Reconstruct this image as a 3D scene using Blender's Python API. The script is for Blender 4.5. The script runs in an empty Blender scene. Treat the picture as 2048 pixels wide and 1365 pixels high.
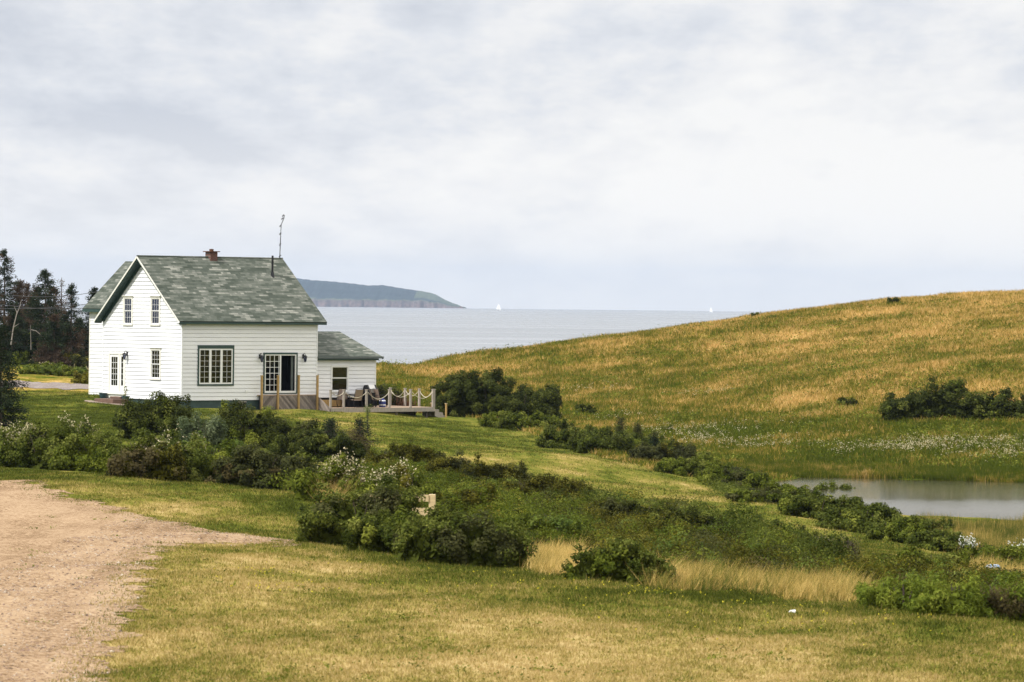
import bpy, math, random
import numpy as np
from mathutils import Matrix, Vector
random.seed(7); RNG = np.random.default_rng(7)

# ------------------------------------------------------------------ camera
F = 9100.0; ROLL = .0111; PITCH = (682.5-599.2)/F; CAMZ = 14.0       # pixels of the 2048 px wide photograph
_r0 = np.array([1., 0, 0]); FW = np.array([0, math.cos(PITCH), -math.sin(PITCH)]); _u0 = np.cross(_r0, FW)
RT = _r0*math.cos(ROLL)+_u0*math.sin(ROLL); UP = _u0*math.cos(ROLL)-_r0*math.sin(ROLL)
sc = bpy.context.scene; col = sc.collection
cd = bpy.data.cameras.new('camera'); cam = bpy.data.objects.new('camera', cd); col.objects.link(cam)
cd.sensor_width = 36; cd.lens = F*36/2048; cd.clip_start = 1; cd.clip_end = 60000
cd.dof.use_dof = True; cd.dof.focus_distance = 240; cd.dof.aperture_fstop = 7.0
cam.matrix_world = Matrix(((RT[0], UP[0], -FW[0], 0), (RT[1], UP[1], -FW[1], 0), (RT[2], UP[2], -FW[2], CAMZ), (0, 0, 0, 1)))
sc.camera = cam

# ------------------------------------------------------------------ sun, sky, exposure
SUN_DIR = np.array([-.80, -.60, 0]); SUN_DIR /= np.linalg.norm(SUN_DIR)
SUN_EL = math.radians(50)
sv = Vector((SUN_DIR[0]*math.cos(SUN_EL), SUN_DIR[1]*math.cos(SUN_EL), math.sin(SUN_EL)))
sl = bpy.data.lights.new('sun', 'SUN'); sl.energy = 4.1; sl.angle = math.radians(3.0); sl.color = (1, .965, .91)
so = bpy.data.objects.new('sun', sl); col.objects.link(so); so.rotation_euler = sv.to_track_quat('Z', 'Y').to_euler(); so.location = (-60, -40, 90)
sc.view_settings.view_transform = 'Standard'; sc.view_settings.look = 'None'
sc.view_settings.exposure = 0.12; sc.view_settings.gamma = 1.0; sc.view_settings.use_curve_mapping = False
w = bpy.data.worlds.new('World'); sc.world = w; w.use_nodes = True
nt = w.node_tree; N = nt.nodes; L = nt.links
for n in list(N): N.remove(n)
def wn(t, **k):
    n = N.new(t)
    for a, b in k.items(): setattr(n, a, b)
    return n
def wmath(op, a, b=None, clamp=False):
    n = wn('ShaderNodeMath', operation=op, use_clamp=clamp)
    for i, s in enumerate((a, b)):
        if s is None: continue
        if isinstance(s, (int, float)): n.inputs[i].default_value = s
        else: L.new(s, n.inputs[i])
    return n.outputs[0]
out = wn('ShaderNodeOutputWorld'); bg = wn('ShaderNodeBackground'); L.new(bg.outputs[0], out.inputs[0])
sky = wn('ShaderNodeTexSky', sky_type='NISHITA', sun_disc=False, sun_elevation=SUN_EL, sun_rotation=math.atan2(SUN_DIR[0], SUN_DIR[1]))
tc = wn('ShaderNodeTexCoord'); sep = wn('ShaderNodeSeparateXYZ'); L.new(tc.outputs['Generated'], sep.inputs[0])
zc = wmath('MAXIMUM', sep.outputs[2], 0.0)
den = wmath('ADD', zc, .16)                       # clouds lie on a layer overhead, so they flatten towards the horizon
cx = wmath('DIVIDE', sep.outputs[0], den); cy = wmath('DIVIDE', sep.outputs[1], den)
comb = wn('ShaderNodeCombineXYZ'); L.new(cx, comb.inputs[0]); L.new(cy, comb.inputs[1])
def cloud(scale, detail, off, rough=.55, dist=.6):
    mp = wn('ShaderNodeMapping'); mp.inputs['Location'].default_value = off; L.new(comb.outputs[0], mp.inputs[0])
    mp.inputs['Scale'].default_value = (1.5, .62, 1)
    n = wn('ShaderNodeTexNoise'); n.inputs['Scale'].default_value = scale; n.inputs['Detail'].default_value = detail
    n.inputs['Roughness'].default_value = rough; n.inputs['Distortion'].default_value = dist
    L.new(mp.outputs[0], n.inputs[0]); return n.outputs[0]
c1 = cloud(1.9, 5, (3.1, 1.7, 0), .5, .0); c2 = cloud(6.0, 6, (8.1, 5.3, 2), .6, .0)
cm = wmath('ADD', wmath('MULTIPLY', c1, .62), wmath('MULTIPLY', c2, .38))
cm = wmath('ADD', cm, wmath('MULTIPLY', sep.outputs[0], .75))
ramp = wn('ShaderNodeValToRGB'); L.new(cm, ramp.inputs[0])
e = ramp.color_ramp.elements
e[0].position = .37; e[0].color = (.61, .64, .71, 1); e[1].position = .60; e[1].color = (.95, .94, .93, 1)
e2 = e.new(.46); e2.color = (.75, .77, .82, 1); e3 = e.new(.52); e3.color = (.86, .86, .875, 1)
# fade to the pale even tone near the horizon
hm = wmath('MULTIPLY', zc, 24.0, clamp=True)
mixh = wn('ShaderNodeMixRGB'); L.new(wmath('ADD', wmath('MULTIPLY', hm, .7), .3), mixh.inputs[0]); mixh.inputs[1].default_value = (1.16, 1.11, 1.04, 1); L.new(ramp.outputs[0], mixh.inputs[2])
# an overcast sky is about three times as bright overhead as at the horizon
grad = wmath('ADD', wmath('MULTIPLY', wmath('MAXIMUM', wmath('SUBTRACT', zc, .09), 0), 1.25), 1.0)
sc1 = wn('ShaderNodeVectorMath', operation='SCALE'); L.new(mixh.outputs[0], sc1.inputs[0]); L.new(grad, sc1.inputs[3])
sk = wn('ShaderNodeVectorMath', operation='SCALE'); L.new(sky.outputs[0], sk.inputs[0]); sk.inputs[3].default_value = .08
mx = wn('ShaderNodeMixRGB'); mx.inputs[0].default_value = .92; L.new(sk.outputs[0], mx.inputs[1]); 
warm = wn('ShaderNodeMixRGB', blend_type='MULTIPLY'); L.new(wmath('MULTIPLY', zc, 3.0, clamp=True), warm.inputs[0]); L.new(sc1.outputs[0], warm.inputs[1]); warm.inputs[2].default_value = (1, .98, .94, 1)
L.new(warm.outputs[0], mx.inputs[2])
L.new(mx.outputs[0], bg.inputs[0]); bg.inputs[1].default_value = 1.0

# ------------------------------------------------------------------ pixel <-> place
def th(px): return 599.2+ROLL*(px-1024)            # row of the true horizontal
def ray(px, py):
    d = RT*(px-1024)/F+UP*(682.5-py)/F+FW
    return d/d[1]
def at(px, py, Y): return np.array([0, 0, CAMZ])+ray(px, py)*Y
TP = [  # column, row, distance: points on the ground
 (0,1365,56),(1024,1365,56),(2048,1365,57),(0,1150,78),(1024,1200,73.5),(2048,1250,70),(820,1120,90),(1300,1165,83),(1750,1215,76),
 (0,940,136),(500,965,130),(620,1000,118),(100,870,195),(363,820,245),(521,821,248),(206,796,252),(180,788,262),(50,780,282),(50,766,302),(170,772,290),(50,735,330),(60,704,365),(-100,704,365),
 (-100,780,280),(450,870,205),(600,840,232),(634,823,249),(760,833,249),(870,846,249),(1000,845,256),(900,900,205),(760,880,212),(1100,905,203),(1300,975,172),(1500,1025,157),
 (1800,1098,138),(1900,1100,148),(2000,1140,135),(2048,1180,105),(2000,1205,88),(1490,942,219),(1750,950,216),(2048,958,212),
 (1400,900,235),(1200,850,262),(1100,800,290),(1000,760,310),(900,735,322),(770,800,275),(770,760,295),(760,729,320),(900,712,330),(1100,690,336),(1300,665,340),
 (1500,636,345),(1650,617,345),(1800,600,345),(1920,590,343),(2048,588,340),(2200,588,340),(2048,840,240),(2048,900,225),(2048,720,275),(2048,640,310),(1800,838,243),
 (1700,750,275),(1600,690,310),(1400,720,310),(1400,800,275),(1700,900,228),(1500,870,245),(2200,720,275),(2200,900,225)]
TW = [tuple(at(*p)) for p in TP]
TW += [(-14,0,9.5),(14,0,9.5),(-60,60,9.5),(60,60,8.6),(-70,140,9.0),(70,120,7.6),(-80,220,8.6),(-90,300,8.4),(-90,380,10),(-60,420,5),(-30,410,4.5),(-36,375,7.5),(-22,330,7.2),(-14,330,6.6),(-30,470,-4),(-90,500,-5),
 (34,168,6.0),(22,169,5.95),(45,163,6.1),(60,166,6.0),(28,160,6.1),(17,190,4.8),(-8.1,257.7,7.66),(-10.4,255.8,7.75),(-6.7,259.2,7.5),(-12,262,7.7),(-8,266,7.6),(19,180,4.8),(21,195,4.8),(13.5,200,5.0),(40,190,4.8),(70,190,5),
 (90,260,10),(90,340,16),(60,340,15.6),(60,280,12),
 (0,372,6),(-12,350,6.2),(12,385,8.5),(24,392,10.6),(37,392,12.6),(60,400,12),(0,430,-4),(24,450,-4),(50,460,-4),(90,460,-4),(0,560,-25),(60,560,-25),(-60,560,-25),(-120,560,-25),(120,560,-25),(130,200,8),(-130,200,9)]
TWa = np.array(TW); S = 100.0
def _phi(d): return d
_A = np.hypot(TWa[:,None,0]-TWa[None,:,0], TWa[:,None,1]-TWa[None,:,1])/S
_n = len(TWa); _M = np.zeros((_n+3,_n+3)); _M[:_n,:_n] = _phi(_A)-np.eye(_n)*1e-3
_M[:_n,_n] = 1; _M[:_n,_n+1] = TWa[:,0]/S; _M[:_n,_n+2] = TWa[:,1]/S; _M[_n:,:_n] = _M[:_n,_n:].T
_W = np.linalg.solve(_M, np.r_[TWa[:,2], 0, 0, 0])
def hz(x, y):
    x = np.asarray(x, float); y = np.asarray(y, float); sh = np.broadcast(x, y).shape
    x = np.broadcast_to(x, sh).ravel(); y = np.broadcast_to(y, sh).ravel(); o = np.empty(x.size)
    for i in range(0, x.size, 60000):
        a = x[i:i+60000]; b = y[i:i+60000]
        o[i:i+60000] = (np.hypot(a[:,None]-TWa[:,0], b[:,None]-TWa[:,1])/S)@_W[:_n]+_W[_n]+_W[_n+1]*a/S+_W[_n+2]*b/S
    o += .05*np.sin(x*.9+y*.21)*np.sin(y*.37+1.3)+.03*np.sin(x*2.1-y*.8)
    return o.reshape(sh)
_hy = np.concatenate([np.arange(45, 150, .5), np.arange(150, 420, 1.)])
def G(px, py):
    """the place on the ground seen at this column and row"""
    d = ray(px, py); zz = hz(d[0]*_hy, _hy); hit = np.nonzero(CAMZ+d[2]*_hy <= zz)[0]
    Y = _hy[hit[0]] if len(hit) else 345.
    for _ in range(3):
        z0 = float(hz(d[0]*Y, Y)); 
        if len(hit) and hit[0] > 0:
            Ya = Y-1.; za = float(hz(d[0]*Ya, Ya)); f0 = CAMZ+d[2]*Y-z0; f1 = CAMZ+d[2]*Ya-za
            if abs(f0-f1) > 1e-6: Y = Y-f0*(Y-Ya)/(f0-f1)
    return np.array([d[0]*Y, Y, float(hz(d[0]*Y, Y))])

# ------------------------------------------------------------------ materials
def newmat(name):
    m = bpy.data.materials.new(name); m.use_nodes = True
    return m, m.node_tree, m.node_tree.nodes['Principled BSDF']
def NN(t, kind, ins=None, **k):
    n = t.nodes.new(kind)
    for a, b in k.items(): setattr(n, a, b)
    for a, b in (ins or {}).items():
        if hasattr(b, 'is_output') or isinstance(b, bpy.types.NodeSocket): t.links.new(b, n.inputs[a])
        else: n.inputs[a].default_value = b
    return n
def rgba(c): return (c[0], c[1], c[2], 1)
def mat(name, c, rough=.6, var=.12, scale=6., bump=0., metal=0., coord='Object', stretch=(1,1,1), spec=.4, isl=0):
    m, t, b = newmat(name)
    co = NN(t, 'ShaderNodeTexCoord'); mp = NN(t, 'ShaderNodeMapping', {0: co.outputs[coord], 'Scale': stretch})
    n = NN(t, 'ShaderNodeTexNoise', {0: mp.outputs[0], 'Scale': scale, 'Detail': 6., 'Roughness': .6})
    r = NN(t, 'ShaderNodeValToRGB', {0: n.outputs[0]})
    r.color_ramp.elements[0].position = .3; r.color_ramp.elements[0].color = rgba([v*(1-var) for v in c])
    r.color_ramp.elements[1].position = .7; r.color_ramp.elements[1].color = rgba([min(v*(1+var), 1) for v in c])
    co_ = r.outputs[0]
    if isl:                                           # every board has a tone of its own
        ri = NN(t, 'ShaderNodeMapRange', {0: NN(t, 'ShaderNodeNewGeometry').outputs['Random Per Island'], 3: 1-isl, 4: 1+isl}); co_ = NN(t, 'ShaderNodeMixRGB', {0: 1., 1: co_, 2: ri.outputs[0]}, blend_type='MULTIPLY').outputs[0]
    t.links.new(co_, b.inputs['Base Color'])
    b.inputs['Roughness'].default_value = rough; b.inputs['Metallic'].default_value = metal; b.inputs['Specular IOR Level'].default_value = spec
    if bump:
        bp = NN(t, 'ShaderNodeBump', {'Height': n.outputs[0], 'Strength': bump, 'Distance': .02}); t.links.new(bp.outputs[0], b.inputs['Normal'])
    return m
M = {}
M['siding'] = mat('white_siding_paint', (.80,.805,.815), .55, .05, 1.3, .05, stretch=(.5,.5,2.5))
M['trim'] = mat('cream_trim_paint', (.80,.78,.70), .5, .05, 5)
M['white'] = mat('white_frame_paint', (.80,.80,.78), .4, .03, 5)
M['green'] = mat('dark_green_paint', (.028,.058,.05), .5, .15, 5)
M['fnd'] = mat('foundation_green_paint', (.040,.068,.062), .75, .35, 1.8, .3)
M['fascia'] = mat('grey_green_fascia', (.10,.12,.115), .5, .1, 5)
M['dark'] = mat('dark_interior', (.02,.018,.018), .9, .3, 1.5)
M['black'] = mat('black_metal', (.018,.018,.02), .4, .2, 9, metal=.3)
M['yellow_wood'] = mat('new_pressure_treated_wood', (.42,.27,.10), .7, .22, 5, .2, stretch=(6,6,1))
M['wood_tan'] = mat('fresh_sawn_wood', (.52,.40,.22), .7, .15, 5, .1, stretch=(1,6,6))
M['grey_wood'] = mat('weathered_grey_wood', (.20,.165,.14), .85, .35, 4, .3, stretch=(7,7,1), isl=.45)
M['deck_wood'] = mat('deck_board_wood', (.42,.30,.20), .8, .22, 3, .2, stretch=(1,9,1), isl=.2)
M['gray_post'] = mat('weathered_post_wood', (.33,.29,.25), .85, .25, 4, .2, stretch=(6,6,1))
M['rope'] = mat('natural_white_rope', (.50,.45,.34), .8, .1, 30)
M['sling'] = mat('tan_sling_fabric', (.27,.20,.155), .8, .08, 30)
M['bronze'] = mat('dark_bronze_metal', (.022,.018,.016), .45, .2, 9, metal=.4)
M['steel'] = mat('brushed_steel', (.55,.55,.53), .3, .05, 9, metal=.7)
M['blue'] = mat('blue_plastic', (.03,.05,.22), .4, .1, 9)
M['pot'] = mat('blue_green_glazed_pot', (.035,.065,.075), .3, .25, 5)
M['conc'] = mat('concrete', (.27,.21,.16), .9, .2, 5, .2)
M['steps'] = mat('brown_stained_wood', (.14,.085,.06), .8, .25, 5, .2, stretch=(1,1,6))
M['bark'] = mat('dark_bark', (.075,.055,.042), .95, .35, 8, .6, stretch=(2,2,.5))
M['bark_grey'] = mat('bleached_deadwood', (.25,.22,.19), .9, .25, 8, .4, stretch=(2,2,.5))
M['rust'] = mat('rusty_brown', (.10,.045,.025), .9, .4, 5, .3)
M['curtain'] = mat('pale_curtain', (.50,.44,.33), .9, .1, 12, stretch=(8,8,1))
M['curtain_w'] = mat('white_curtain', (.70,.72,.74), .9, .05, 12)
M['wire'] = mat('black_wire', (.04,.04,.045), .6, .1, 2)
M['hullw'] = mat('white_boat_hull', (.72,.72,.72), .3, .03, 3)
M['sail'] = mat('white_sailcloth', (.82,.82,.80), .8, .03, .5)
M['tarp'] = mat('pale_blue_paint', (.20,.34,.55), .4, .12, 4)

def glass_mat():
    m, t, b = newmat('window_glass')
    t.nodes.remove(b); o = t.nodes['Material Output']
    tr = NN(t, 'ShaderNodeBsdfTransparent', {0: (.34,.36,.48,1)}); gl = NN(t, 'ShaderNodeBsdfGlossy', {0: (.8,.85,1,1), 'Roughness': .04})
    fr = NN(t, 'ShaderNodeFresnel', {0: 1.75}); mx = NN(t, 'ShaderNodeMixShader', {0: fr.outputs[0], 1: tr.outputs[0], 2: gl.outputs[0]})
    t.links.new(mx.outputs[0], o.inputs[0]); return m
M['glass'] = glass_mat()

def shingle_mat():
    m, t, b = newmat('asphalt_shingles')
    uv = NN(t, 'ShaderNodeTexCoord').outputs['UV']
    def br(sx, c1, c2, off):
        mp = NN(t, 'ShaderNodeMapping', {0: uv, 'Location': (off, 0, 0)})
        n = NN(t, 'ShaderNodeTexBrick', {0: mp.outputs[0], 'Color1': rgba(c1), 'Color2': rgba(c2), 'Mortar': (.035,.04,.035,1), 'Scale': 1., 'Mortar Size': .007, 'Mortar Smooth': .6, 'Bias': 0., 'Brick Width': sx, 'Row Height': .14})
        n.offset = .43; n.offset_frequency = 2; n.squash = 1.; return n
    a = br(.66, (.0,.0,.0), (1,1,1), 0.); c = br(.27, (.0,.0,.0), (1,1,1), 2.3)
    nz = NN(t, 'ShaderNodeTexNoise', {0: uv, 'Scale': .8, 'Detail': 3.})
    s = NN(t, 'ShaderNodeMath', {0: a.outputs[0], 1: .50}, operation='MULTIPLY')
    s2 = NN(t, 'ShaderNodeMath', {0: c.outputs[0], 1: .22, 2: s.outputs[0]}, operation='MULTIPLY_ADD')
    s3 = NN(t, 'ShaderNodeMath', {0: nz.outputs[0], 1: .45, 2: s2.outputs[0]}, operation='MULTIPLY_ADD')
    r = NN(t, 'ShaderNodeValToRGB', {0: s3.outputs[0]}); e = r.color_ramp.elements
    e[0].position = .2; e[0].color = (.045,.056,.042,1); e[1].position = .95; e[1].color = (.30,.30,.26,1)
    k = e.new(.45); k.color = (.075,.088,.070,1); k = e.new(.7); k.color = (.135,.145,.122,1)
    gr = NN(t, 'ShaderNodeTexNoise', {0: uv, 'Scale': 60., 'Detail': 2.})
    rg = NN(t, 'ShaderNodeMapRange', {0: gr.outputs[0], 1: .3, 2: .7, 3: .8, 4: 1.15})
    mm = NN(t, 'ShaderNodeMixRGB', {0: 1., 1: r.outputs[0], 2: rg.outputs[0]}, blend_type='MULTIPLY')
    mo = NN(t, 'ShaderNodeMixRGB', {0: a.outputs['Fac'], 1: mm.outputs[0], 2: (.05,.06,.05,1)})
    t.links.new(mo.outputs[0], b.inputs['Base Color']); b.inputs['Roughness'].default_value = .95; b.inputs['Specular IOR Level'].default_value = .2
    bp = NN(t, 'ShaderNodeBump', {'Height': a.outputs['Fac'], 'Strength': .6, 'Distance': .01}); bp.invert = True; t.links.new(bp.outputs[0], b.inputs['Normal'])
    return m
M['shingle'] = shingle_mat()
def brick_mat():
    m, t, b = newmat('red_brick'); co = NN(t, 'ShaderNodeTexCoord').outputs['Object']
    mp = NN(t, 'ShaderNodeMapping', {0: co, 'Rotation': (math.pi/2, 0, 0)})
    n = NN(t, 'ShaderNodeTexBrick', {0: mp.outputs[0], 'Color1': (.15,.045,.028,1), 'Color2': (.09,.03,.022,1), 'Mortar': (.16,.12,.10,1), 'Scale': 1., 'Mortar Size': .008, 'Brick Width': .2, 'Row Height': .07})
    t.links.new(n.outputs[0], b.inputs['Base Color']); b.inputs['Roughness'].default_value = .9; return m
M['brick'] = brick_mat()

def leaf_mat(name, trans=.36, rough=.55):
    m, t, b = newmat(name); o = t.nodes['Material Output']
    a = NN(t, 'ShaderNodeAttribute'); a.attribute_name = 'tint'
    t.links.new(a.outputs['Color'], b.inputs['Base Color']); b.inputs['Roughness'].default_value = rough; b.inputs['Specular IOR Level'].default_value = .03
    tr = NN(t, 'ShaderNodeBsdfTranslucent', {0: a.outputs['Color']})
    mx = NN(t, 'ShaderNodeMixShader', {0: trans, 1: b.outputs[0], 2: tr.outputs[0]}); t.links.new(mx.outputs[0], o.inputs[0]); return m
M['leaf'] = leaf_mat('leaf'); M['needle'] = leaf_mat('needle', .12, .7); M['petal'] = leaf_mat('petal', .35, .7)

def grass_mat(name, kind):
    """colour of grass from the dryness of the place, broken up by noise laid out in the field"""
    m, t, b = newmat(name); o = t.nodes['Material Output']
    co = NN(t, 'ShaderNodeTexCoord').outputs['Object']; a = NN(t, 'ShaderNodeAttribute'); a.attribute_name = 'dry'
    rn = NN(t, 'ShaderNodeAttribute'); rn.attribute_name = 'rnd'
    m1 = NN(t, 'ShaderNodeMapping', {0: co, 'Scale': (.32,.16,.0) if kind != 'hill' else (.13,.10,.0)}); n1 = NN(t, 'ShaderNodeTexNoise', {0: m1.outputs[0], 'Scale': 1., 'Detail': 5., 'Roughness': .62})
    m2 = NN(t, 'ShaderNodeMapping', {0: co, 'Scale': (2.2,1.3,.0) if kind != 'hill' else (.45,.42,.0)}); n2 = NN(t, 'ShaderNodeTexNoise', {0: m2.outputs[0], 'Scale': 1., 'Detail': 5., 'Roughness': .7})
    m3 = NN(t, 'ShaderNodeMapping', {0: co, 'Scale': (22.,12.,.0) if kind != 'hill' else (2.6,2.0,.0)}); n3 = NN(t, 'ShaderNodeTexNoise', {0: m3.outputs[0], 'Scale': 1., 'Detail': 4., 'Roughness': .75})
    def mad(x, k, c): return NN(t, 'ShaderNodeMath', {0: x, 1: k, 2: c}, operation='MULTIPLY_ADD').outputs[0]
    f = mad(n1.outputs[0], 2.0 if kind != 'hill' else 2.3, -1.0 if kind != 'hill' else -1.15); f = mad(n2.outputs[0], 1.3 if kind != 'hill' else 1.9, f if kind != 'hill' else mad(f, 1., -.3)); f = mad(n3.outputs[0], 1.5, mad(f, 1., -.30)) if kind != 'hill' else mad(n3.outputs[0], 2.4, mad(f, 1., -.75)); f = mad(a.outputs['Fac'], 1.0, f)
    f = mad(rn.outputs['Fac'], .8, f); f = NN(t, 'ShaderNodeMath', {0: f, 1: 1.50}, operation='SUBTRACT').outputs[0]
    r = NN(t, 'ShaderNodeValToRGB', {0: f}); e = r.color_ramp.elements
    if kind == 'lawn': C = [(0,(.048,.060,.010)),(.22,(.112,.135,.020)),(.5,(.215,.190,.040)),(.75,(.355,.270,.085)),(1,(.49,.370,.165))]
    elif kind == 'hill': C = [(0,(.072,.094,.012)),(.25,(.135,.145,.018)),(.5,(.25,.195,.034)),(.75,(.43,.285,.085)),(1,(.60,.41,.16))]
    else: C = [(0,(.060,.09,.018)),(.3,(.14,.155,.03)),(.55,(.34,.25,.065)),(.8,(.52,.365,.11)),(1,(.64,.46,.17))]
    e[0].position = C[0][0]; e[0].color = rgba(C[0][1]); e[1].position = C[-1][0]; e[1].color = rgba(C[-1][1])
    for p, c in C[1:-1]: k = e.new(p); k.color = rgba(c)
    t.links.new(r.outputs[0], b.inputs['Base Color']); b.inputs['Roughness'].default_value = .9; b.inputs['Specular IOR Level'].default_value = .0
    tr = NN(t, 'ShaderNodeBsdfTranslucent', {0: r.outputs[0]}); mx = NN(t, 'ShaderNodeMixShader', {0: .3, 1: b.outputs[0], 2: tr.outputs[0]})
    t.links.new(mx.outputs[0], o.inputs[0]); return m
M['lawn'] = grass_mat('lawn_grass', 'lawn'); M['hill'] = grass_mat('hill_grass', 'hill'); M['tall'] = grass_mat('tall_grass', 'tall')

def gravel_mat(name, c0, c1, c2):
    m, t, b = newmat(name); co = NN(t, 'ShaderNodeTexCoord').outputs['Object']
    v = NN(t, 'ShaderNodeTexVoronoi', {0: co, 'Scale': 22.}); v2 = NN(t, 'ShaderNodeTexNoise', {0: co, 'Scale': 9., 'Detail': 8., 'Roughness': .75})
    n = NN(t, 'ShaderNodeTexNoise', {0: co, 'Scale': .5, 'Detail': 6., 'Roughness': .6})
    sepc = NN(t, 'ShaderNodeSeparateColor', {0: v.outputs['Color']})
    s = NN(t, 'ShaderNodeMath', {0: sepc.outputs[0], 1: .42, 2: 0.}, operation='MULTIPLY_ADD')
    s2 = NN(t, 'ShaderNodeMath', {0: v2.outputs[0], 1: .7, 2: s.outputs[0]}, operation='MULTIPLY_ADD')
    s3 = NN(t, 'ShaderNodeMath', {0: n.outputs[0], 1: .5, 2: s2.outputs[0]}, operation='MULTIPLY_ADD')
    mr = NN(t, 'ShaderNodeMapping', {0: co, 'Scale': (1.6, .09, 1.), 'Rotation': (0, 0, -.12)}); nr = NN(t, 'ShaderNodeTexNoise', {0: mr.outputs[0], 'Scale': 1., 'Detail': 3.})
    s3 = NN(t, 'ShaderNodeMath', {0: nr.outputs[0], 1: .5, 2: NN(t, 'ShaderNodeMath', {0: s3.outputs[0], 1: .25}, operation='SUBTRACT').outputs[0]}, operation='MULTIPLY_ADD')
    r = NN(t, 'ShaderNodeValToRGB', {0: s3.outputs[0]}); e = r.color_ramp.elements
    e[0].position = .5; e[0].color = rgba(c0); e[1].position = 1.; e[1].color = rgba(c2); k = e.new(.72); k.color = rgba(c1)
    t.links.new(r.outputs[0], b.inputs['Base Color']); b.inputs['Roughness'].default_value = .95; b.inputs['Specular IOR Level'].default_value = .0
    bp = NN(t, 'ShaderNodeBump', {'Height': s3.outputs[0], 'Strength': .7, 'Distance': .03}); t.links.new(bp.outputs[0], b.inputs['Normal']); return m
M['gravel'] = gravel_mat('pinkish_gravel', (.12,.075,.040), (.27,.178,.105), (.43,.31,.195)); M['road'] = gravel_mat('grey_gravel', (.13,.105,.09), (.22,.18,.16), (.3,.27,.25))

def water_mat(name, base, rough, scale, strength, dist, streak):
    m, t, b = newmat(name); co = NN(t, 'ShaderNodeTexCoord').outputs['Object']
    mp = NN(t, 'ShaderNodeMapping', {0: co, 'Scale': (scale, scale*1.3, scale)})
    n = NN(t, 'ShaderNodeTexNoise', {0: mp.outputs[0], 'Scale': 1., 'Detail': 8., 'Roughness': .68})
    mp2 = NN(t, 'ShaderNodeMapping', {0: co, 'Scale': streak}); n2 = NN(t, 'ShaderNodeTexNoise', {0: mp2.outputs[0], 'Scale': 1., 'Detail': 4., 'Roughness': .55})
    b.inputs['Base Color'].default_value = rgba(base); b.inputs['IOR'].default_value = 1.33; b.inputs['Specular IOR Level'].default_value = .5
    return m, t, b, n, n2
m, t, b, n, n2 = water_mat('sea_water', (.17,.185,.20), .3, .12, .6, 1., (.0016,.010,1)); M['sea'] = m
r = NN(t, 'ShaderNodeMapRange', {0: n2.outputs[0], 1: .35, 2: .65, 3: .16, 4: .34}); t.links.new(r.outputs[0], b.inputs['Roughness'])
bp = NN(t, 'ShaderNodeBump', {'Height': n.outputs[0], 'Strength': .35, 'Distance': 1.2}); t.links.new(bp.outputs[0], b.inputs['Normal'])
m, t, b, n, n2 = water_mat('pond_water', (.04,.034,.014), .1, 2.2, .4, .1, (.10,.16,1)); M['pond'] = m
sp = NN(t, 'ShaderNodeSeparateXYZ', {0: NN(t, 'ShaderNodeTexCoord').outputs['Object']})
wind = NN(t, 'ShaderNodeMapRange', {0: sp.outputs[1], 1: 194., 2: 170., 3: 0., 4: 1.})       # wind ripples the near side of the pond
wn2 = NN(t, 'ShaderNodeMath', {0: n2.outputs[0], 1: .5, 2: wind.outputs[0]}, operation='MULTIPLY_ADD')
wr = NN(t, 'ShaderNodeMapRange', {0: wn2.outputs[0], 1: .3, 2: 1.1, 3: .003, 4: .20})
bp = NN(t, 'ShaderNodeBump', {'Height': n.outputs[0], 'Strength': wr.outputs[0], 'Distance': .35}); t.links.new(bp.outputs[0], b.inputs['Normal'])
wr2 = NN(t, 'ShaderNodeMapRange', {0: wn2.outputs[0], 1: .35, 2: 1.1, 3: .10, 4: .28}); t.links.new(wr2.outputs[0], b.inputs['Roughness'])

def land_mat():
    m, t, b = newmat('headland_surface'); a = NN(t, 'ShaderNodeAttribute'); a.attribute_name = 'tint'
    co = NN(t, 'ShaderNodeTexCoord').outputs['Object']; n = NN(t, 'ShaderNodeTexNoise', {0: co, 'Scale': .02, 'Detail': 6., 'Roughness': .7})
    r = NN(t, 'ShaderNodeMapRange', {0: n.outputs[0], 1: .3, 2: .7, 3: .6, 4: 1.4})
    mm = NN(t, 'ShaderNodeMixRGB', {0: 1., 1: a.outputs['Color'], 2: r.outputs[0]}, blend_type='MULTIPLY')
    t.links.new(mm.outputs[0], b.inputs['Base Color']); b.inputs['Roughness'].default_value = 1.; b.inputs['Specular IOR Level'].default_value = .1; return m
M['land'] = land_mat()

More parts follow.
